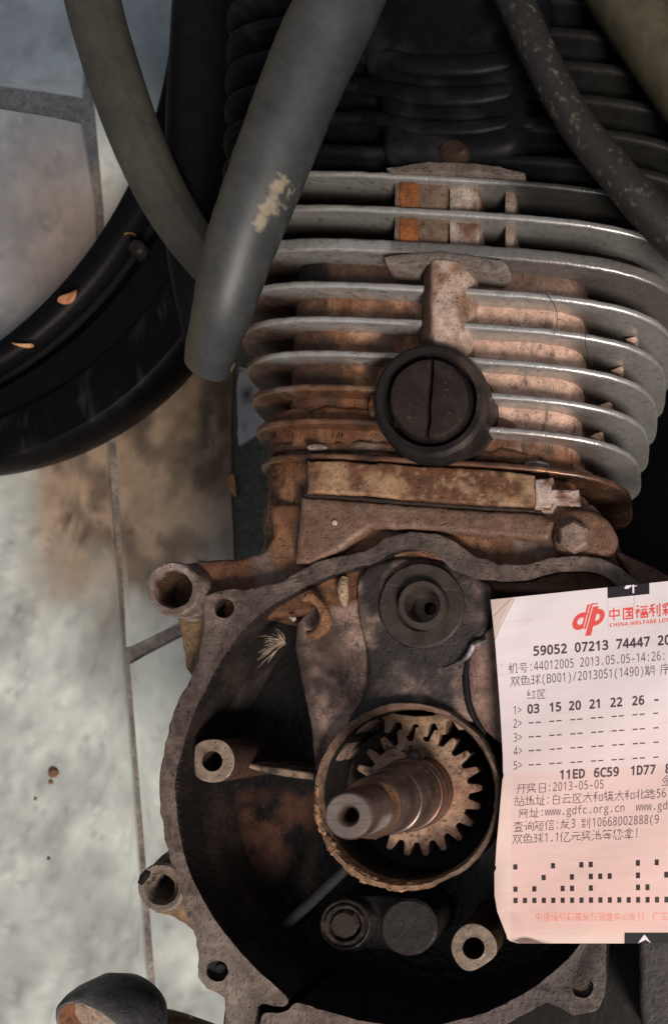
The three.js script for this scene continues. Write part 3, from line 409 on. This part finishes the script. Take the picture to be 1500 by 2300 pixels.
// crankshaft
{
  const c = E(938, 1778, 81);
  const g = (prof) => { const l = new THREE.LatheGeometry(prof.map(([r, z]) => new THREE.Vector2(r, -z)), 96); l.rotateX(Math.PI / 2); l.translate(c.x, c.y, 0); return crease(l, 0.35); };
  const shaftC = (x, y, z) => { const n = N3(x, y, z, 30, 4, 4), band = N3(0, 0, z, 9, 3, 2); let k = mixc([0.19, 0.135, 0.115], [0.40, 0.31, 0.275], sstep(0.3, 0.7, n * 0.6 + band * 0.4)); k = mixc(k, [0.33, 0.13, 0.085], sstep(-40, 10, z) * sstep(0.4, 0.6, n) * 0.8); return k; };
  const shaft = obj('crankshaft', g([[86, 120], [85, 78], [82, 70], [82, 48], [79, 44], [79, 30], [84, 26], [83, 4], [80, -2], [77, -3], [71, -120], [69, -126], [66, -128], [60, -236], [58, -244], [53, -248], [45, -249]]), M.steel, shaftC, engine, { max: 6 });
  obj('shaft_shoulder', g([[60, -230], [60.5, -242], [57, -250], [46, -250], [44, -246]]), M.steel, (x, y, z) => mixc([0.26, 0.17, 0.12], [0.50, 0.27, 0.12], sstep(0.4, 0.62, N3(x, y, z, 14, 4)) * sstep(1800, 1740, y)), shaft, { max: 5 });
  const th = []; for (let i = 0; i <= 34; i++) { const z = -246 - i * 3; th.push([45.5 + (i % 2 ? 1.5 : 0) - i * 0.04, z]); } th.push([43, -352], [39, -357], [21, -357], [19, -354], [14, -346], [13, -280], [0.01, -278]);
  obj('threaded_end', g(th), M.steel, (x, y, z) => z < -352 ? mixc([0.34, 0.28, 0.26], [0.55, 0.46, 0.42], N3(x, y, z, 14, 4)) : mixc([0.20, 0.13, 0.11], [0.55, 0.54, 0.58], sstep(1788, 1806, y) * sstep(-330, -290, z) * 0.9), shaft, { max: 5 });  // lower side of the thread painted pale blue as a highlight
  const k = E(944, 1692, 50); const kg = new THREE.CapsuleGeometry(17, 30, 6, 20).rotateX(Math.PI / 2).translate(c.x + 10, c.y + 86, -42);
  obj('shaft_key', crease(kg, 1.2), M.steel, [0.15, 0.12, 0.11], shaft, { max: 8 });
}
// mounting bosses inside the chamber
obj('stud_boss', [plate(chaikin([[437, 1685], [440, 1672], [462, 1660], [498, 1660], [518, 1676], [528, 1700], [527, 1725], [514, 1748], [490, 1759], [460, 1757], [440, 1745], [437, 1732]], 3), 22, 240, { bevel: 3, holes: [circ(478, 1710, 26, 36)] })], M.gear, (x, y, z, nx, ny, nz) => nz > 0.5 ? mixc([0.27, 0.205, 0.16], [0.47, 0.36, 0.28], N3(x, y, z, 26, 4, 2)) : mixc(OIL, RUST, 0.4), engine, { max: 7 });
obj('stud_boss', [plate(chaikin([[1015, 2110], [1029, 2086], [1052, 2073], [1080, 2076], [1104, 2093], [1117, 2118], [1117, 2142], [1106, 2156], [1066, 2182], [1042, 2182], [1022, 2160], [1012, 2134]], 3), 26, 236, { bevel: 3, holes: [circ(1064, 2130, 28, 36)] })], M.gear, (x, y, z, nx, ny, nz) => nz > 0.5 ? mixc([0.23, 0.18, 0.145], [0.45, 0.35, 0.27], N3(x, y, z, 22, 4, 6)) : mixc(OIL, RUST, 0.5), engine, { max: 7 });
obj('cast_rib', plate([[545, 1712], [600, 1720], [705, 1736], [705, 1752], [640, 1745], [580, 1732], [546, 1722]], 96, 170, { bevel: 4, crease: 1 }), M.gear, (x, y, z) => mixc([0.40, 0.29, 0.21], [0.07, 0.05, 0.045], sstep(0.4, 0.62, N3(x, y, z, 22, 4))), engine, { max: 7 });
obj('cast_rib', tube([E(790, 1938, 110), E(735, 1990, 130), E(660, 2060, 175), E(590, 2122, 250)], [13, 15, 15, 9], { n: 50, m: 20 }), M.oil, (x, y, z) => [0.075, 0.075, 0.085], engine, { max: 0 });
obj('pivot_socket', [lathe(775, 2077, 130, [[36, 190], [38, 134], [41, 128], [47, 128], [50, 136], [54, 136], [57, 130], [60, 132], [64, 142], [65, 240]])], M.oil, (x, y, z) => mixc([0.07, 0.06, 0.055], [0.2, 0.155, 0.13], sstep(0.45, 0.7, N3(x, y, z, 12, 3))), engine, { max: 6 });
obj('pivot_pin', [lathe(772, 2078, 130, [[0, 132], [30, 132], [37, 140], [38, 190]], 8, 1, 0.3)], M.oil, [0.14, 0.105, 0.095], engine, { max: 8 });
obj('black_disc', [lathe(918, 2083, 100, [[0, 100], [62, 100], [68, 105], [70, 240]])], M.wet, (x, y, z) => mixc([0.085, 0.075, 0.078], [0.13, 0.11, 0.11], N3(x, y, z, 40, 4)), engine, { max: 8 });
obj('link_plate', plate(chaikin([[730, 2030], [800, 2010], [920, 2012], [985, 2050], [985, 2110], [920, 2150], [850, 2130], [760, 2150], [725, 2110]], 2), 165, 90, { bevel: 6 }), M.wet, [0.04, 0.034, 0.034], engine);
// outer mounting bosses on the left with their webs
obj('mount_web', plate(rough([[410, 1262], [480, 1262], [560, 1248], [640, 1228], [720, 1256], [620, 1306], [520, 1322], [520, 1340], [520, 1400], [500, 1470], [440, 1540], [416, 1500], [408, 1440], [392, 1380]], 4, 71), 58, 240, { bevel: 12, crease: 1.1 }), M.cast, (x, y, z) => { const n = N3(x, y, z, 40, 5, 4); return mixc(mixc([0.27, 0.135, 0.055], [0.15, 0.085, 0.05], sstep(0.4, 0.6, n)), mixc([0.33, 0.21, 0.1], [0.2, 0.14, 0.09], n), sstep(1340, 1400, y)); }, engine);
obj('mount_boss', lathe(388, 1322, -24, [[0, 54], [39, 54], [39, -14], [43, -22], [55, -23], [59, -16], [60, 30], [66, 120], [70, 260]], 64, 1.03), M.cast, (x, y, z, nx, ny, nz) => { const n = N3(x, y, z, 24, 4, 3), r = Math.hypot(x - 397, y - 1325); if (r < 40 && z > -14) return [0.07, 0.035, 0.018]; return mixc([0.20, 0.145, 0.125], [0.40, 0.33, 0.29], sstep(0.4, 0.7, n)); }, engine, { max: 7 });  // hole wall and floor coloured dark to stand in for shade
obj('mount_web', plate(rough([[398, 1890], [420, 1990], [448, 2080], [436, 2092], [390, 2060], [350, 2050], [318, 2000], [322, 1960], [352, 1930]], 4, 73), 90, 180, { bevel: 6, crease: 1.1, holes: [circ(363, 1994, 37, 30)] }), M.cast, (x, y, z) => mixc([0.25, 0.18, 0.13], [0.42, 0.25, 0.09], sstep(0.45, 0.6, N3(x, y, z, 24, 4)) * sstep(2000, 2060, y / 1 - 40)), engine);
obj('mount_boss', lathe(362, 1994, 62, [[0, 200], [36, 200], [36, 72], [40, 64], [50, 62], [55, 68], [57, 120], [58, 240]], 64, 1.05), M.cast, (x, y, z, nx, ny, nz) => { const r = Math.hypot(x - 326, y - 2007); if (r < 37 && z > 72) return [0.06, 0.04, 0.03]; return mixc([0.19, 0.15, 0.125], [0.34, 0.27, 0.22], N3(x, y, z, 24, 4, 3)); }, engine, { max: 7 });  // dark tone inside the hole is painted shade
obj('rubber_stop', plate(rough([[309, 1985], [314, 1966], [328, 1955], [338, 1962], [330, 1975], [318, 1990]], 3, 81), 58, 60, { bevel: 4 }), M.oil, [0.04, 0.035, 0.035], engine);
// bolt lug at the right
obj('bolt_lug', plate(rough(chaikin([[1236, 1180], [1260, 1150], [1310, 1140], [1360, 1160], [1388, 1200], [1384, 1244], [1330, 1252], [1250, 1250]], 2), 3, 91), 18, 160, { bevel: 14, crease: 1.1 }), M.cast, (x, y, z) => mixc(RUST, [0.27, 0.16, 0.11], N3(x, y, z, 40, 5, 3)), engine);
obj('hex_bolt', [lathe(1288, 1205, -6, [[0, -16], [30, -16], [37, -9], [38, 20]], 6, 1, 0.3)], M.cast, (x, y, z) => mixc([0.25, 0.165, 0.125], [0.36, 0.26, 0.21], N3(x, y, z, 26, 4)), engine, { max: 8 });
obj('case_arm', plate(rough([[1380, 1236], [1440, 1262], [1560, 1320], [1560, 1420], [1470, 1360], [1420, 1310]], 3, 95), 30, 200, { bevel: 10 }), M.cast, (x, y, z) => mixc([0.09, 0.055, 0.04], RUST, N3(x, y, z, 40, 4)), engine);

// ================================================================ hoses
{
  const px = (a) => a.map(([x, y, d]) => E(x, y, d));
  const hosesG = (pts, radii, o) => tube(px(pts), radii, { n: 160, m: 40, ...o });
  tag(obj('hose', hosesG([[196, -120, 420], [208, -10, 420], [258, 170, 420], [312, 320, 430], [366, 436, 440], [424, 530, 450], [486, 610, 470], [560, 690, 520]], [74, 73, 73, 72, 70, 66, 60, 56].map((r) => r), { flat: 0.8, ridge: 0.1, ridgeAt: 2.0 }), M.hose, (x, y, z, nx, ny, nz) => mixc([0.030, 0.029, 0.023], [0.078, 0.074, 0.058], N3(x, y, z, 70, 4, 2)), scene, { max: 0 }), 'grey green rubber hose with moulded seam hanging in front of the black rim', 'hose');
  const s0 = E(640, 402, -112), s1 = E(582, 515, -104);
  tag(obj('hose', hosesG([[806, -110, -90], [766, 0, -90], [688, 170, -90], [606, 380, -80], [546, 540, -60], [505, 680, -20], [484, 755, 30], [466, 822, 90]], [84, 80, 77, 74, 69, 62, 56, 50].map((r) => r * 0.95)), M.hose, (x, y, z, nx, ny, nz) => {
    const n = N3(x, y, z, 60, 4, 5); let c = mixc([0.024, 0.029, 0.032], [0.06, 0.069, 0.074], n);
    c = mixc(c, [0.085, 0.07, 0.042], sstep(0.1, -0.75, nx) * 0.85);
    const ax = s0.x + VX, ay = VY - s0.y, bx = s1.x + VX, by = VY - s1.y, t = clamp(((x - ax) * (bx - ax) + (y - ay) * (by - ay)) / ((bx - ax) ** 2 + (by - ay) ** 2)), dd = Math.hypot(x - mix(ax, bx, t), y - mix(ay, by, t));
    return nz > 0 ? mixc(c, [0.33, 0.28, 0.20], sstep(11, 4, dd + 26 * (N3(x, y, z, 10, 3, 3) - 0.44)) * 0.85) : c;
  }, scene, { max: 7, disp: 4, dscale: 30 }), 'thick grey hose with a pale tan scrape running down to a closed end', 'hose');
  tag(obj('hose', hosesG([[1100, -130, -110], [1152, -10, -110], [1216, 135, -110], [1292, 275, -100], [1376, 382, -90], [1442, 458, -80], [1540, 560, -60], [1640, 640, -40]], [44, 44, 42, 42, 44, 46, 46, 46].map((r) => r * 0.92)), M.hose, (x, y, z) => mixc([0.018, 0.017, 0.016], [0.13, 0.11, 0.08], sstep(0.58, 0.82, N3(x, y, z, 11, 4, 3))), scene, { max: 6, disp: 3, dscale: 9 }), 'thin black dust speckled hose crossing the upper right fins', 'hose');
  tag(obj('hose', hosesG([[1320, -140, -60], [1395, -10, -60], [1455, 80, -60], [1530, 190, -50], [1640, 340, -40]], [70, 70, 70, 70, 70]), M.hose, (x, y, z) => mixc([0.04, 0.036, 0.022], [0.10, 0.085, 0.05], N3(x, y, z, 40, 4, 3)), scene, { max: 9 }), 'olive brown hose in the extreme upper right corner', 'hose');
  tag(obj('frame_tube', hosesG([[478, -200, 560], [470, 0, 560], [452, 300, 570], [446, 560, 600], [470, 760, 640]], [92, 92, 90, 84, 70]), M.black, mulc(OIL, 0.6), scene, { max: 0 }), 'black frame tube in deep shade between the rim and the head fins', 'frame tube');
}
// ================================================================ rusty tube at lower left
{
  const a = E(232, 2316, 40), R = 114, e = new THREE.Vector3(-0.26, -0.42, 0.87).normalize();
  const make = (prof, at, dir) => { const g = new THREE.LatheGeometry(prof.map(([r, y]) => new THREE.Vector2(r, y)), 72); g.applyQuaternion(new THREE.Quaternion().setFromUnitVectors(new THREE.Vector3(0, 1, 0), dir)); g.translate(at.x, at.y, at.z); return crease(g, 0.6); };
  const b = E(700, 2500, 330), s = E(250, 2340, 110), dir = b.clone().sub(s).normalize(), L = b.distanceTo(s);
  const t = thing('footpeg', 'rusty brown tube with a dark rounded collar at its pale end at lower left', 'tube', E(520, 2460, FLOOR));
  obj('tube_body', make([[100, 30], [104, 60], [112, 110], [116, L + 100]], s, dir), M.cast, (x, y, z) => mixc([0.26, 0.125, 0.075], [0.48, 0.27, 0.17], N3(x, y, z, 60, 5, 2)), t, { max: 14 });
  obj('collar', make([[20, -125], [70, -112], [100, -80], [R, -30], [R + 1, -6], [R - 3, 14], [R - 9, 20], [R - 15, 16]], a, e), M.gear, (x, y, z) => mixc([0.09, 0.094, 0.1], [0.45, 0.44, 0.41], sstep(0.2, 0.7, N3(x, y, z, 60, 4)) * sstep(300, 150, x)), t, { max: 10 });  // lighter left, darker right: shading put into the grey
  obj('inner_wall', make([[R - 14, 17], [R - 17, 0], [R - 18, -26]], a, e), M.cast, [0.28, 0.12, 0.065], t);
  obj('end_disc', make([[0.01, -22], [R - 18, -20]], a, e), M.cast, (x, y, z) => mixc([0.62, 0.52, 0.42], [0.32, 0.23, 0.17], N3(x, y, z, 40, 4)), t);
}
// ================================================================ lottery ticket
{
  const K = 2.4, CW = 1440, CH = 1920, cv = document.createElement('canvas'); cv.width = CW; cv.height = CH; const c = cv.getContext('2d');
  c.scale(K, K);
  const gr = c.createLinearGradient(0, 0, 0, 790);
  [[0, '#ded6da'], [0.3, '#ddd2d6'], [0.49, '#dbcacb'], [0.515, '#d9bebb'], [0.6, '#dbbfba'], [0.93, '#dcbab3'], [0.96, '#dec6bb'], [1, '#e0cdc2']].forEach(([o, k]) => gr.addColorStop(o, k));
  c.fillStyle = gr; c.fillRect(0, 0, 600, 800);
  c.fillStyle = 'rgba(225,205,196,0.55)'; c.fillRect(0, 400, 46, 400);
  for (let i = 0; i < 260; i++) { c.fillStyle = `rgba(${rnd() < 0.5 ? '190,120,120' : '245,235,235'},${0.03 + 0.04 * rnd()})`; c.fillRect(rnd() * 600, rnd() * 800, 10 + rnd() * 120, 1 + rnd() * 8); }
  c.save(); c.fillStyle = 'rgba(150,115,85,0.35)'; c.beginPath(); c.moveTo(0, 0); c.lineTo(52, 0); c.lineTo(24, 50); c.lineTo(0, 108); c.fill(); c.strokeStyle = 'rgba(95,70,55,0.7)'; c.lineWidth = 1.3; c.beginPath(); c.moveTo(54, 2); c.lineTo(22, 60); c.lineTo(8, 92); c.moveTo(44, 4); c.lineTo(6, 38); c.stroke();
  c.strokeStyle = 'rgba(150,120,120,0.35)'; c.beginPath(); c.moveTo(6, 172); c.lineTo(60, 168); c.moveTo(262, 20); c.lineTo(264, 90); c.stroke(); c.restore();
  const G = { // strokes of the printed characters on a 10 by 10 grid, two digits per point
    中: '1282861612 4049', 国: '1181891911 3272 3474 3777 5257 6566', 福: '1020 0333 3305 1519 2435 4191 5383855553 4696994946 4797 6669', 利: '4011 0343 2039 2306 2446 6167 8089 8979',
    彩: '4001 0213 2223 4132 0545 2429 2508 2548 9062 9365 9668', 票: '0191 1282851512 3135 6165 2676 0898 4849 3819 6889', 发: '2123 0383 3109 3575 7538 3699 6071', 行: '3002 3204 2329 5191 4494 7479',
    管: '2002 1141 6051 5191 1393 1315 9395 3585873735 3989 3539 8789', 理: '0131 0434 0838 2128 4181854541 4383 6169 4787 3999', 心: '1507 3338487885 5254 8295', 东: '1191 4025 2585 5559 5948 3708 7798', 广: '4050 1191 1109',
    机: '0343 2029 2306 2436 5149 51818999', 号: '2171732321 0595 3537777959', 双: '0141 4109 1247 5191 9149 5299', 色: '3003 2161 6143 1383 1318 1898 9897 8386 1686 4346', 球: '0131 0434 0838 2128 4292 6069 4557 8465 6598 8091',
    期: '0242 1017 3037 1434 1535 0747 1809 3849 6149 6191 9199 6393 6696', 序: '4050 1191 1109 3373 7355 2595 5559 5948', 红: '2003 0333 3305 0545 0848 5292 7278 4898', 区: '9111 1119 1999 3278 8237', 开: '1191 0494 3119 7179',
    奖: '2025 0112 0423 5042 5181 8155 5354 0696 4609 5699', 日: '2181892921 2585', 站: '2021 0242 1316 3336 0848 7074 7393 5595995955', 地: '0343 2027 0848 4484 8487 6066 5158 5898 9897', 址: '0343 2027 0848 7079 7494 5359 4999',
    白: '4032 2282892922 2585', 云: '2171 0494 4418 1888 7799', 太: '0393 5053 5309 5399 4849', 和: '4011 0343 2129 2306 2446 6393986863', 镇: '2003 1232 0535 2228 2847 4191 6062 5383875753 5484 5686 4797 5839 7899', 北: '3039 0333 0735 6068 6898 9896 9264',
    路: '0131330301 2328 2535 0508 0847 6043 5282 8245 5396 5787895957', 网: '1911 11818979 2346 4326 5376 7356', 查: '0191 4044 4104 4194 2575782825 2676 0999', 询: '1021 0424 2428 2837 6043 52929989 4474774744 4575', 短: '1002 1141 0545 2125 2508 2548 5191 5383855553 5668 8678 4999',
    信: '2004 1319 6061 3191 4383 4585 4787894947', 到: '0141 2103 0343 2428 0646 0848 6167 8089 8979', 亿: '2004 1319 4181 8146 4649 4999 9997', 元: '2181 0494 4408 6468 6898 9897', 池: '1021 0414 0927 3484 8487 6066 4148 4898 9897',
    等: '2002 1141 6051 5191 2474 4345 0595 6569 6958 0787 2738', 您: '2003 1115 5042 4181 8172 6165 8394 0608 2629 2979 7977 5657 8697', 拿: '5003 5093 3262 3363653533 6716 1878 0898 5659 5949', 金: '5004 5094 3363 1585 5459 2637 8675 0999',
  };
  function write(str, x, y, w, h, color, o = {}) { // x and y: left end of the base line; w: full character cell; h: cap height
    c.fillStyle = c.strokeStyle = color; c.lineCap = 'round'; c.lineJoin = 'round';
    for (const ch of str) {
      if (G[ch]) {
        c.lineWidth = o.lw ?? 1.5; const sx = (w * 0.86) / 9, sy = (h * 1.12) / 9, y0 = y - h * 1.04;
        for (const s of G[ch].split(' ')) { c.beginPath(); for (let i = 0; i < s.length; i += 2) { const X = x + w * 0.06 + +s[i] * sx, Y = y0 + +s[i + 1] * sy; i ? c.lineTo(X, Y) : c.moveTo(X, Y); } c.stroke(); }
        x += w;
      } else { c.save(); c.translate(x, y); const f = h / 0.72, cw = w / 2; c.font = `${o.bold ? 'bold ' : ''}${f}px monospace`; c.scale(cw / (f * 0.6), 1); c.fillText(ch, 0, 0); if (o.bold) { c.lineWidth = 1.1; c.strokeText(ch, 0, 0); } c.restore(); x += w / 2; }
    }
    return x;
  }
  const INK = '#453640', RED = '#d9514c';
  c.fillStyle = '#17131a'; c.fillRect(262, -2, 94, 25); c.fillRect(300, 748, 132, 40);
  c.fillStyle = '#e8e2ea'; c.beginPath(); c.ellipse(308, 3, 8, 4, -0.3, 0, 7); c.fill(); c.fillRect(318, 0, 4, 18); c.fillRect(316, 2, 12, 2); c.strokeStyle = 'rgba(120,100,110,0.6)'; c.lineWidth = 1; c.beginPath(); c.moveTo(321, 18); c.lineTo(321, 52); c.stroke();
  c.beginPath(); c.moveTo(330, 772); c.lineTo(340, 758); c.lineTo(345, 752); c.lineTo(350, 758); c.lineTo(360, 772); c.lineTo(348, 764); c.fill();
  { // round red emblem: a c, three slanted bars and a p
    c.save(); c.translate(219, 65); c.transform(1, 0, -0.3, 1, 0, 0); c.strokeStyle = c.fillStyle = RED;
    c.lineWidth = 11; c.beginPath(); c.arc(-17, 2, 13, 0.9, 5.4); c.stroke();
    c.fillRect(-12, -33, 5, 50); c.fillRect(-5, -34, 5, 54); c.fillRect(2, -27, 13, 62); c.fillRect(-5, -34, 16, 3);
    c.lineWidth = 10.5; c.beginPath(); c.arc(17, -3, 12.5, -2.2, 2.2); c.stroke(); c.fillRect(6, -20, 12, 9); c.restore();
  }
  write('中国福利彩票', 262, 69, 30.5, 22, RED, { lw: 3.1 });
  c.fillStyle = RED; c.save(); c.translate(265, 85); c.font = 'bold 11.5px sans-serif'; c.scale(1.18, 1); c.fillText('CHINA WELFARE LOTTERY', 0, 0); c.restore();
  write('59052 07213 74447 20', 93, 133, 31, 20, INK, { bold: true });
  write('机号:44012005 2013.05.05-14:26:', 37, 167, 22.9, 20, INK);
  write('双色球(B001)/2013051(1490)期 序', 41, 197, 23.2, 20, INK);
  write('红区', 78, 229, 21.5, 19, INK);
  [0, 30, 61, 91.5, 123].forEach((dy, i) => {
    write((i + 1) + '>', 46, 261 + dy, 21, 19, INK);
    if (!i) ['03', '15', '20', '21', '22', '26', '-', '0'].forEach((s, k) => write(s, [78, 127, 171, 217, 264, 313, 361, 394][k], 261, 29, 19, INK, { bold: true }));
    else { c.fillStyle = INK; for (let k = 0; k < 7; k++) { const x = 81 + k * 46.6; c.fillRect(x, 252 + dy, 11.5, 2.6); if (k < 6) c.fillRect(x + 16, 252 + dy, 11.5, 2.6); } }
  });
  write('11ED', 150, 411, 29, 19, INK, { bold: true }); write('6C59', 227, 411, 29, 19, INK, { bold: true }); write('1D77', 309, 411, 29, 19, INK, { bold: true }); write('8', 387, 411, 29, 19, INK, { bold: true });
  write('开奖日:2013-05-05', 54, 437, 23.3, 19, INK); write('金', 380, 437, 23, 19, INK);
  write('站地址:白云区太和镇太和北路56', 50, 465, 23.6, 19.5, INK);
  write('网址:www.gdfc.org.cn  www.gd', 60, 492, 24, 18, INK);
  write('查询短信:发3 到10668002888(9', 50, 522, 23.4, 19.5, INK);
  write('双色球1.1亿元奖池等您拿!', 48, 550, 23.8, 19.5, INK);
  c.fillStyle = '#2b1f22';
  [[0, 4, 7, 8, 13, 15], [3, 6, 8, 9, 10, 13, 16], [0, 2, 5, 6, 8, 13, 14], Array.from({ length: 22 }, (_, i) => i)].forEach((row, r) => row.forEach((k) => c.fillRect(55 + k * 21.15 - 4.6, [602, 627, 651, 676][r] - 5.8, 9.2, 11.6)));
  write('中国福利彩票发行管理中心发行  广东', 99, 720, 17.6, 16, '#dd8272', { lw: 1.4 });
  for (let i = 0; i < 5200; i++) { c.fillStyle = `rgba(224,205,206,${0.25 + 0.45 * rnd()})`; c.fillRect(30 + rnd() * 420, 92 + rnd() * 640, 0.7 + rnd() * 1.6, 0.5 + rnd() * 1.1); }
  for (let i = 0; i < 16; i++) { c.fillStyle = `rgba(90,60,50,${0.15 + 0.3 * rnd()})`; c.beginPath(); c.arc(20 + rnd() * 380, 100 + rnd() * 640, 0.6 + rnd() * 1.1, 0, 7); c.fill(); }
  const t = new THREE.CanvasTexture(cv); t.colorSpace = THREE.SRGBColorSpace; t.magFilter = THREE.LinearFilter;
  const lerpT = (tab, v) => { for (let i = 1; i < tab.length; i++) if (v <= tab[i][0]) return mix(tab[i - 1][1], tab[i][1], (v - tab[i - 1][0]) / (tab[i][0] - tab[i - 1][0])); return tab.at(-1)[1]; };
  const slope = [[0, 0.105], [120, 0.084], [280, 0.078], [400, 0.058], [550, 0.05], [610, 0.03], [680, 0.004], [772, 0.0]], bow = [[0, 0], [350, 5], [550, 0], [680, 1], [772, 0]];
  const edge = [[0, 0], [100, 9], [250, 18], [390, 24], [398, 26], [404, 23], [500, 17], [598, 10], [603, 13], [612, 8], [665, 8], [700, 14], [735, 28], [755, 36], [765, 38], [772, 62]];
  const A = 46, B = 150, pos = [], uv = [], idx = [];
  for (let j = 0; j <= B; j++) for (let i = 0; i <= A; i++) {
    const v = 772 * j / B, s0 = lerpT(edge, v), s = mix(s0, 590, (i / A) ** 1.2), X = 1102 + s + lerpT(bow, v), Y = 1347 + v - lerpT(slope, v) * s;
    const curl = 26 * Math.exp(-(((s - s0) / 40) ** 2)) * sstep(560, 720, v) + 10 * Math.exp(-((s / 50) ** 2 + (v / 80) ** 2)) + 3 * Math.sin(v / 60 + s / 90) + 2 * (fbm(s / 60, v / 40, 2, 3) - 0.5);
    const d = -26 - 0.12 * s * sstep(800, 100, v) - curl, p = E(X, Y, d); pos.push(p.x * U, (p.z + FLOOR) * U, -p.y * U); uv.push(s / 600, 1 - v / 800);
  }
  for (let j = 0; j < B; j++) for (let i = 0; i < A; i++) { const a = j * (A + 1) + i; idx.push(a, a + A + 1, a + 1, a + 1, a + A + 1, a + A + 2); }
  const g = new THREE.BufferGeometry(); g.setAttribute('position', new THREE.Float32BufferAttribute(pos, 3)); g.setAttribute('uv', new THREE.Float32BufferAttribute(uv, 2)); g.setIndex(idx); g.computeVertexNormals();
  g.computeBoundingBox(); const bb = g.boundingBox, o = new THREE.Vector3((bb.min.x + bb.max.x) / 2, bb.min.y, (bb.min.z + bb.max.z) / 2); g.translate(-o.x, -o.y, -o.z);
  const m = new THREE.Mesh(g, new THREE.MeshStandardMaterial({ map: t, side: THREE.DoubleSide, roughness: 0.75 })); m.name = 'lottery_ticket'; m.position.copy(o); m.castShadow = m.receiveShadow = true; scene.add(m);
  tag(m, 'pinkish white paper lottery ticket with red emblem lying on the open crankcase', 'lottery ticket');
}
// ================================================================ small debris on the engine
{
  const lump = (pts, radii, label, c, name, cat) => tag(obj(name, tube(pts.map((p) => E(...p)), radii, { n: 60, m: 22 }), M.mud, (x, y, z) => mixc(mulc(c, 0.5), mulc(c, 1.3), N3(x, y, z, 14, 4)), scene, { max: 0, uv: 120 }), label, cat);
  lump([[684, 1346, 10], [700, 1340, 2], [712, 1350, 4], [722, 1362, 2], [732, 1384, 0], [728, 1408, 2], [710, 1424, 8], [692, 1424, 16]], [7, 11, 10, 9, 12, 14, 13, 7], 'curved rusty brown lump of dried mud inside the upper left chamber', [0.33, 0.17, 0.09], 'mud_clump', 'mud lump');
  lump([[774, 1298, 26], [771, 1320, 20], [772, 1340, 24], [774, 1360, 32]], [9, 13, 12, 5], 'short tan plug of dried mud standing at the flange edge', [0.40, 0.29, 0.20], 'mud_clump', 'mud lump');
  // feather tuft
  const st = []; seed = 99; for (let k = 0; k < 46; k++) { const a = k < 34 ? 2.2 + rnd() * 1.9 : 1.7 + rnd() * 0.5, L = 26 + rnd() * (k < 12 ? 62 : 26), x0 = 634 + rnd() * 8, y0 = 1438 + rnd() * 8; const q = (f, w) => E(x0 + Math.cos(a) * L * f + w, y0 - Math.sin(a) * L * f * 0.9 + f * f * 14, 40 + f * (rnd() * 30 - 15)); st.push(tube([q(0, 0), q(0.35, 2), q(0.7, -1), q(1, -4)], [1.1, 0.9, 0.7, 0.3], { n: 8, m: 5 })); }
  tag(obj('feather_tuft', st, M.plain, (x, y, z) => mixc([0.20, 0.15, 0.10], [0.42, 0.34, 0.25], hash(Math.round(x / 6), Math.round(y / 6), 3)), scene, { max: 0 }), 'wispy tuft of pale brown feather strands caught on the inner web', 'feather tuft');
  const chips = [[660, 1390, 30, 5], [752, 1174, 2, 6], [653, 1388, 34, 3]];
  chips.forEach(([x, y, d, r], i) => crumb('paint_chip', x, y, d, r, [0.7, 0.64, 0.58], ['white speck beside the curved mud lump', 'white speck on the brown deck below the base flange', 'smaller white speck just left of the speck by the mud lump'][i], 'speck', i + 11));
  const hair = (pts, label) => tag(obj('hair', tube(pts.map((p) => E(...p)), [0.9, 0.9], { n: 30, m: 5 }), M.plain, [0.02, 0.018, 0.016], scene, { max: 0 }), label, 'hair');
  hair([[1225, 658, 0], [1240, 676, -2], [1250, 700, -2], [1251, 728, 0], [1244, 752, 4]], 'thin dark hair lying across the two topmost bright right fins');
  hair([[1318, 736, 14], [1314, 760, 10], [1318, 790, 8], [1330, 820, 10]], 'thin dark hair hanging over the second bright fin near its right end');
}
renderer.render(scene, camera);
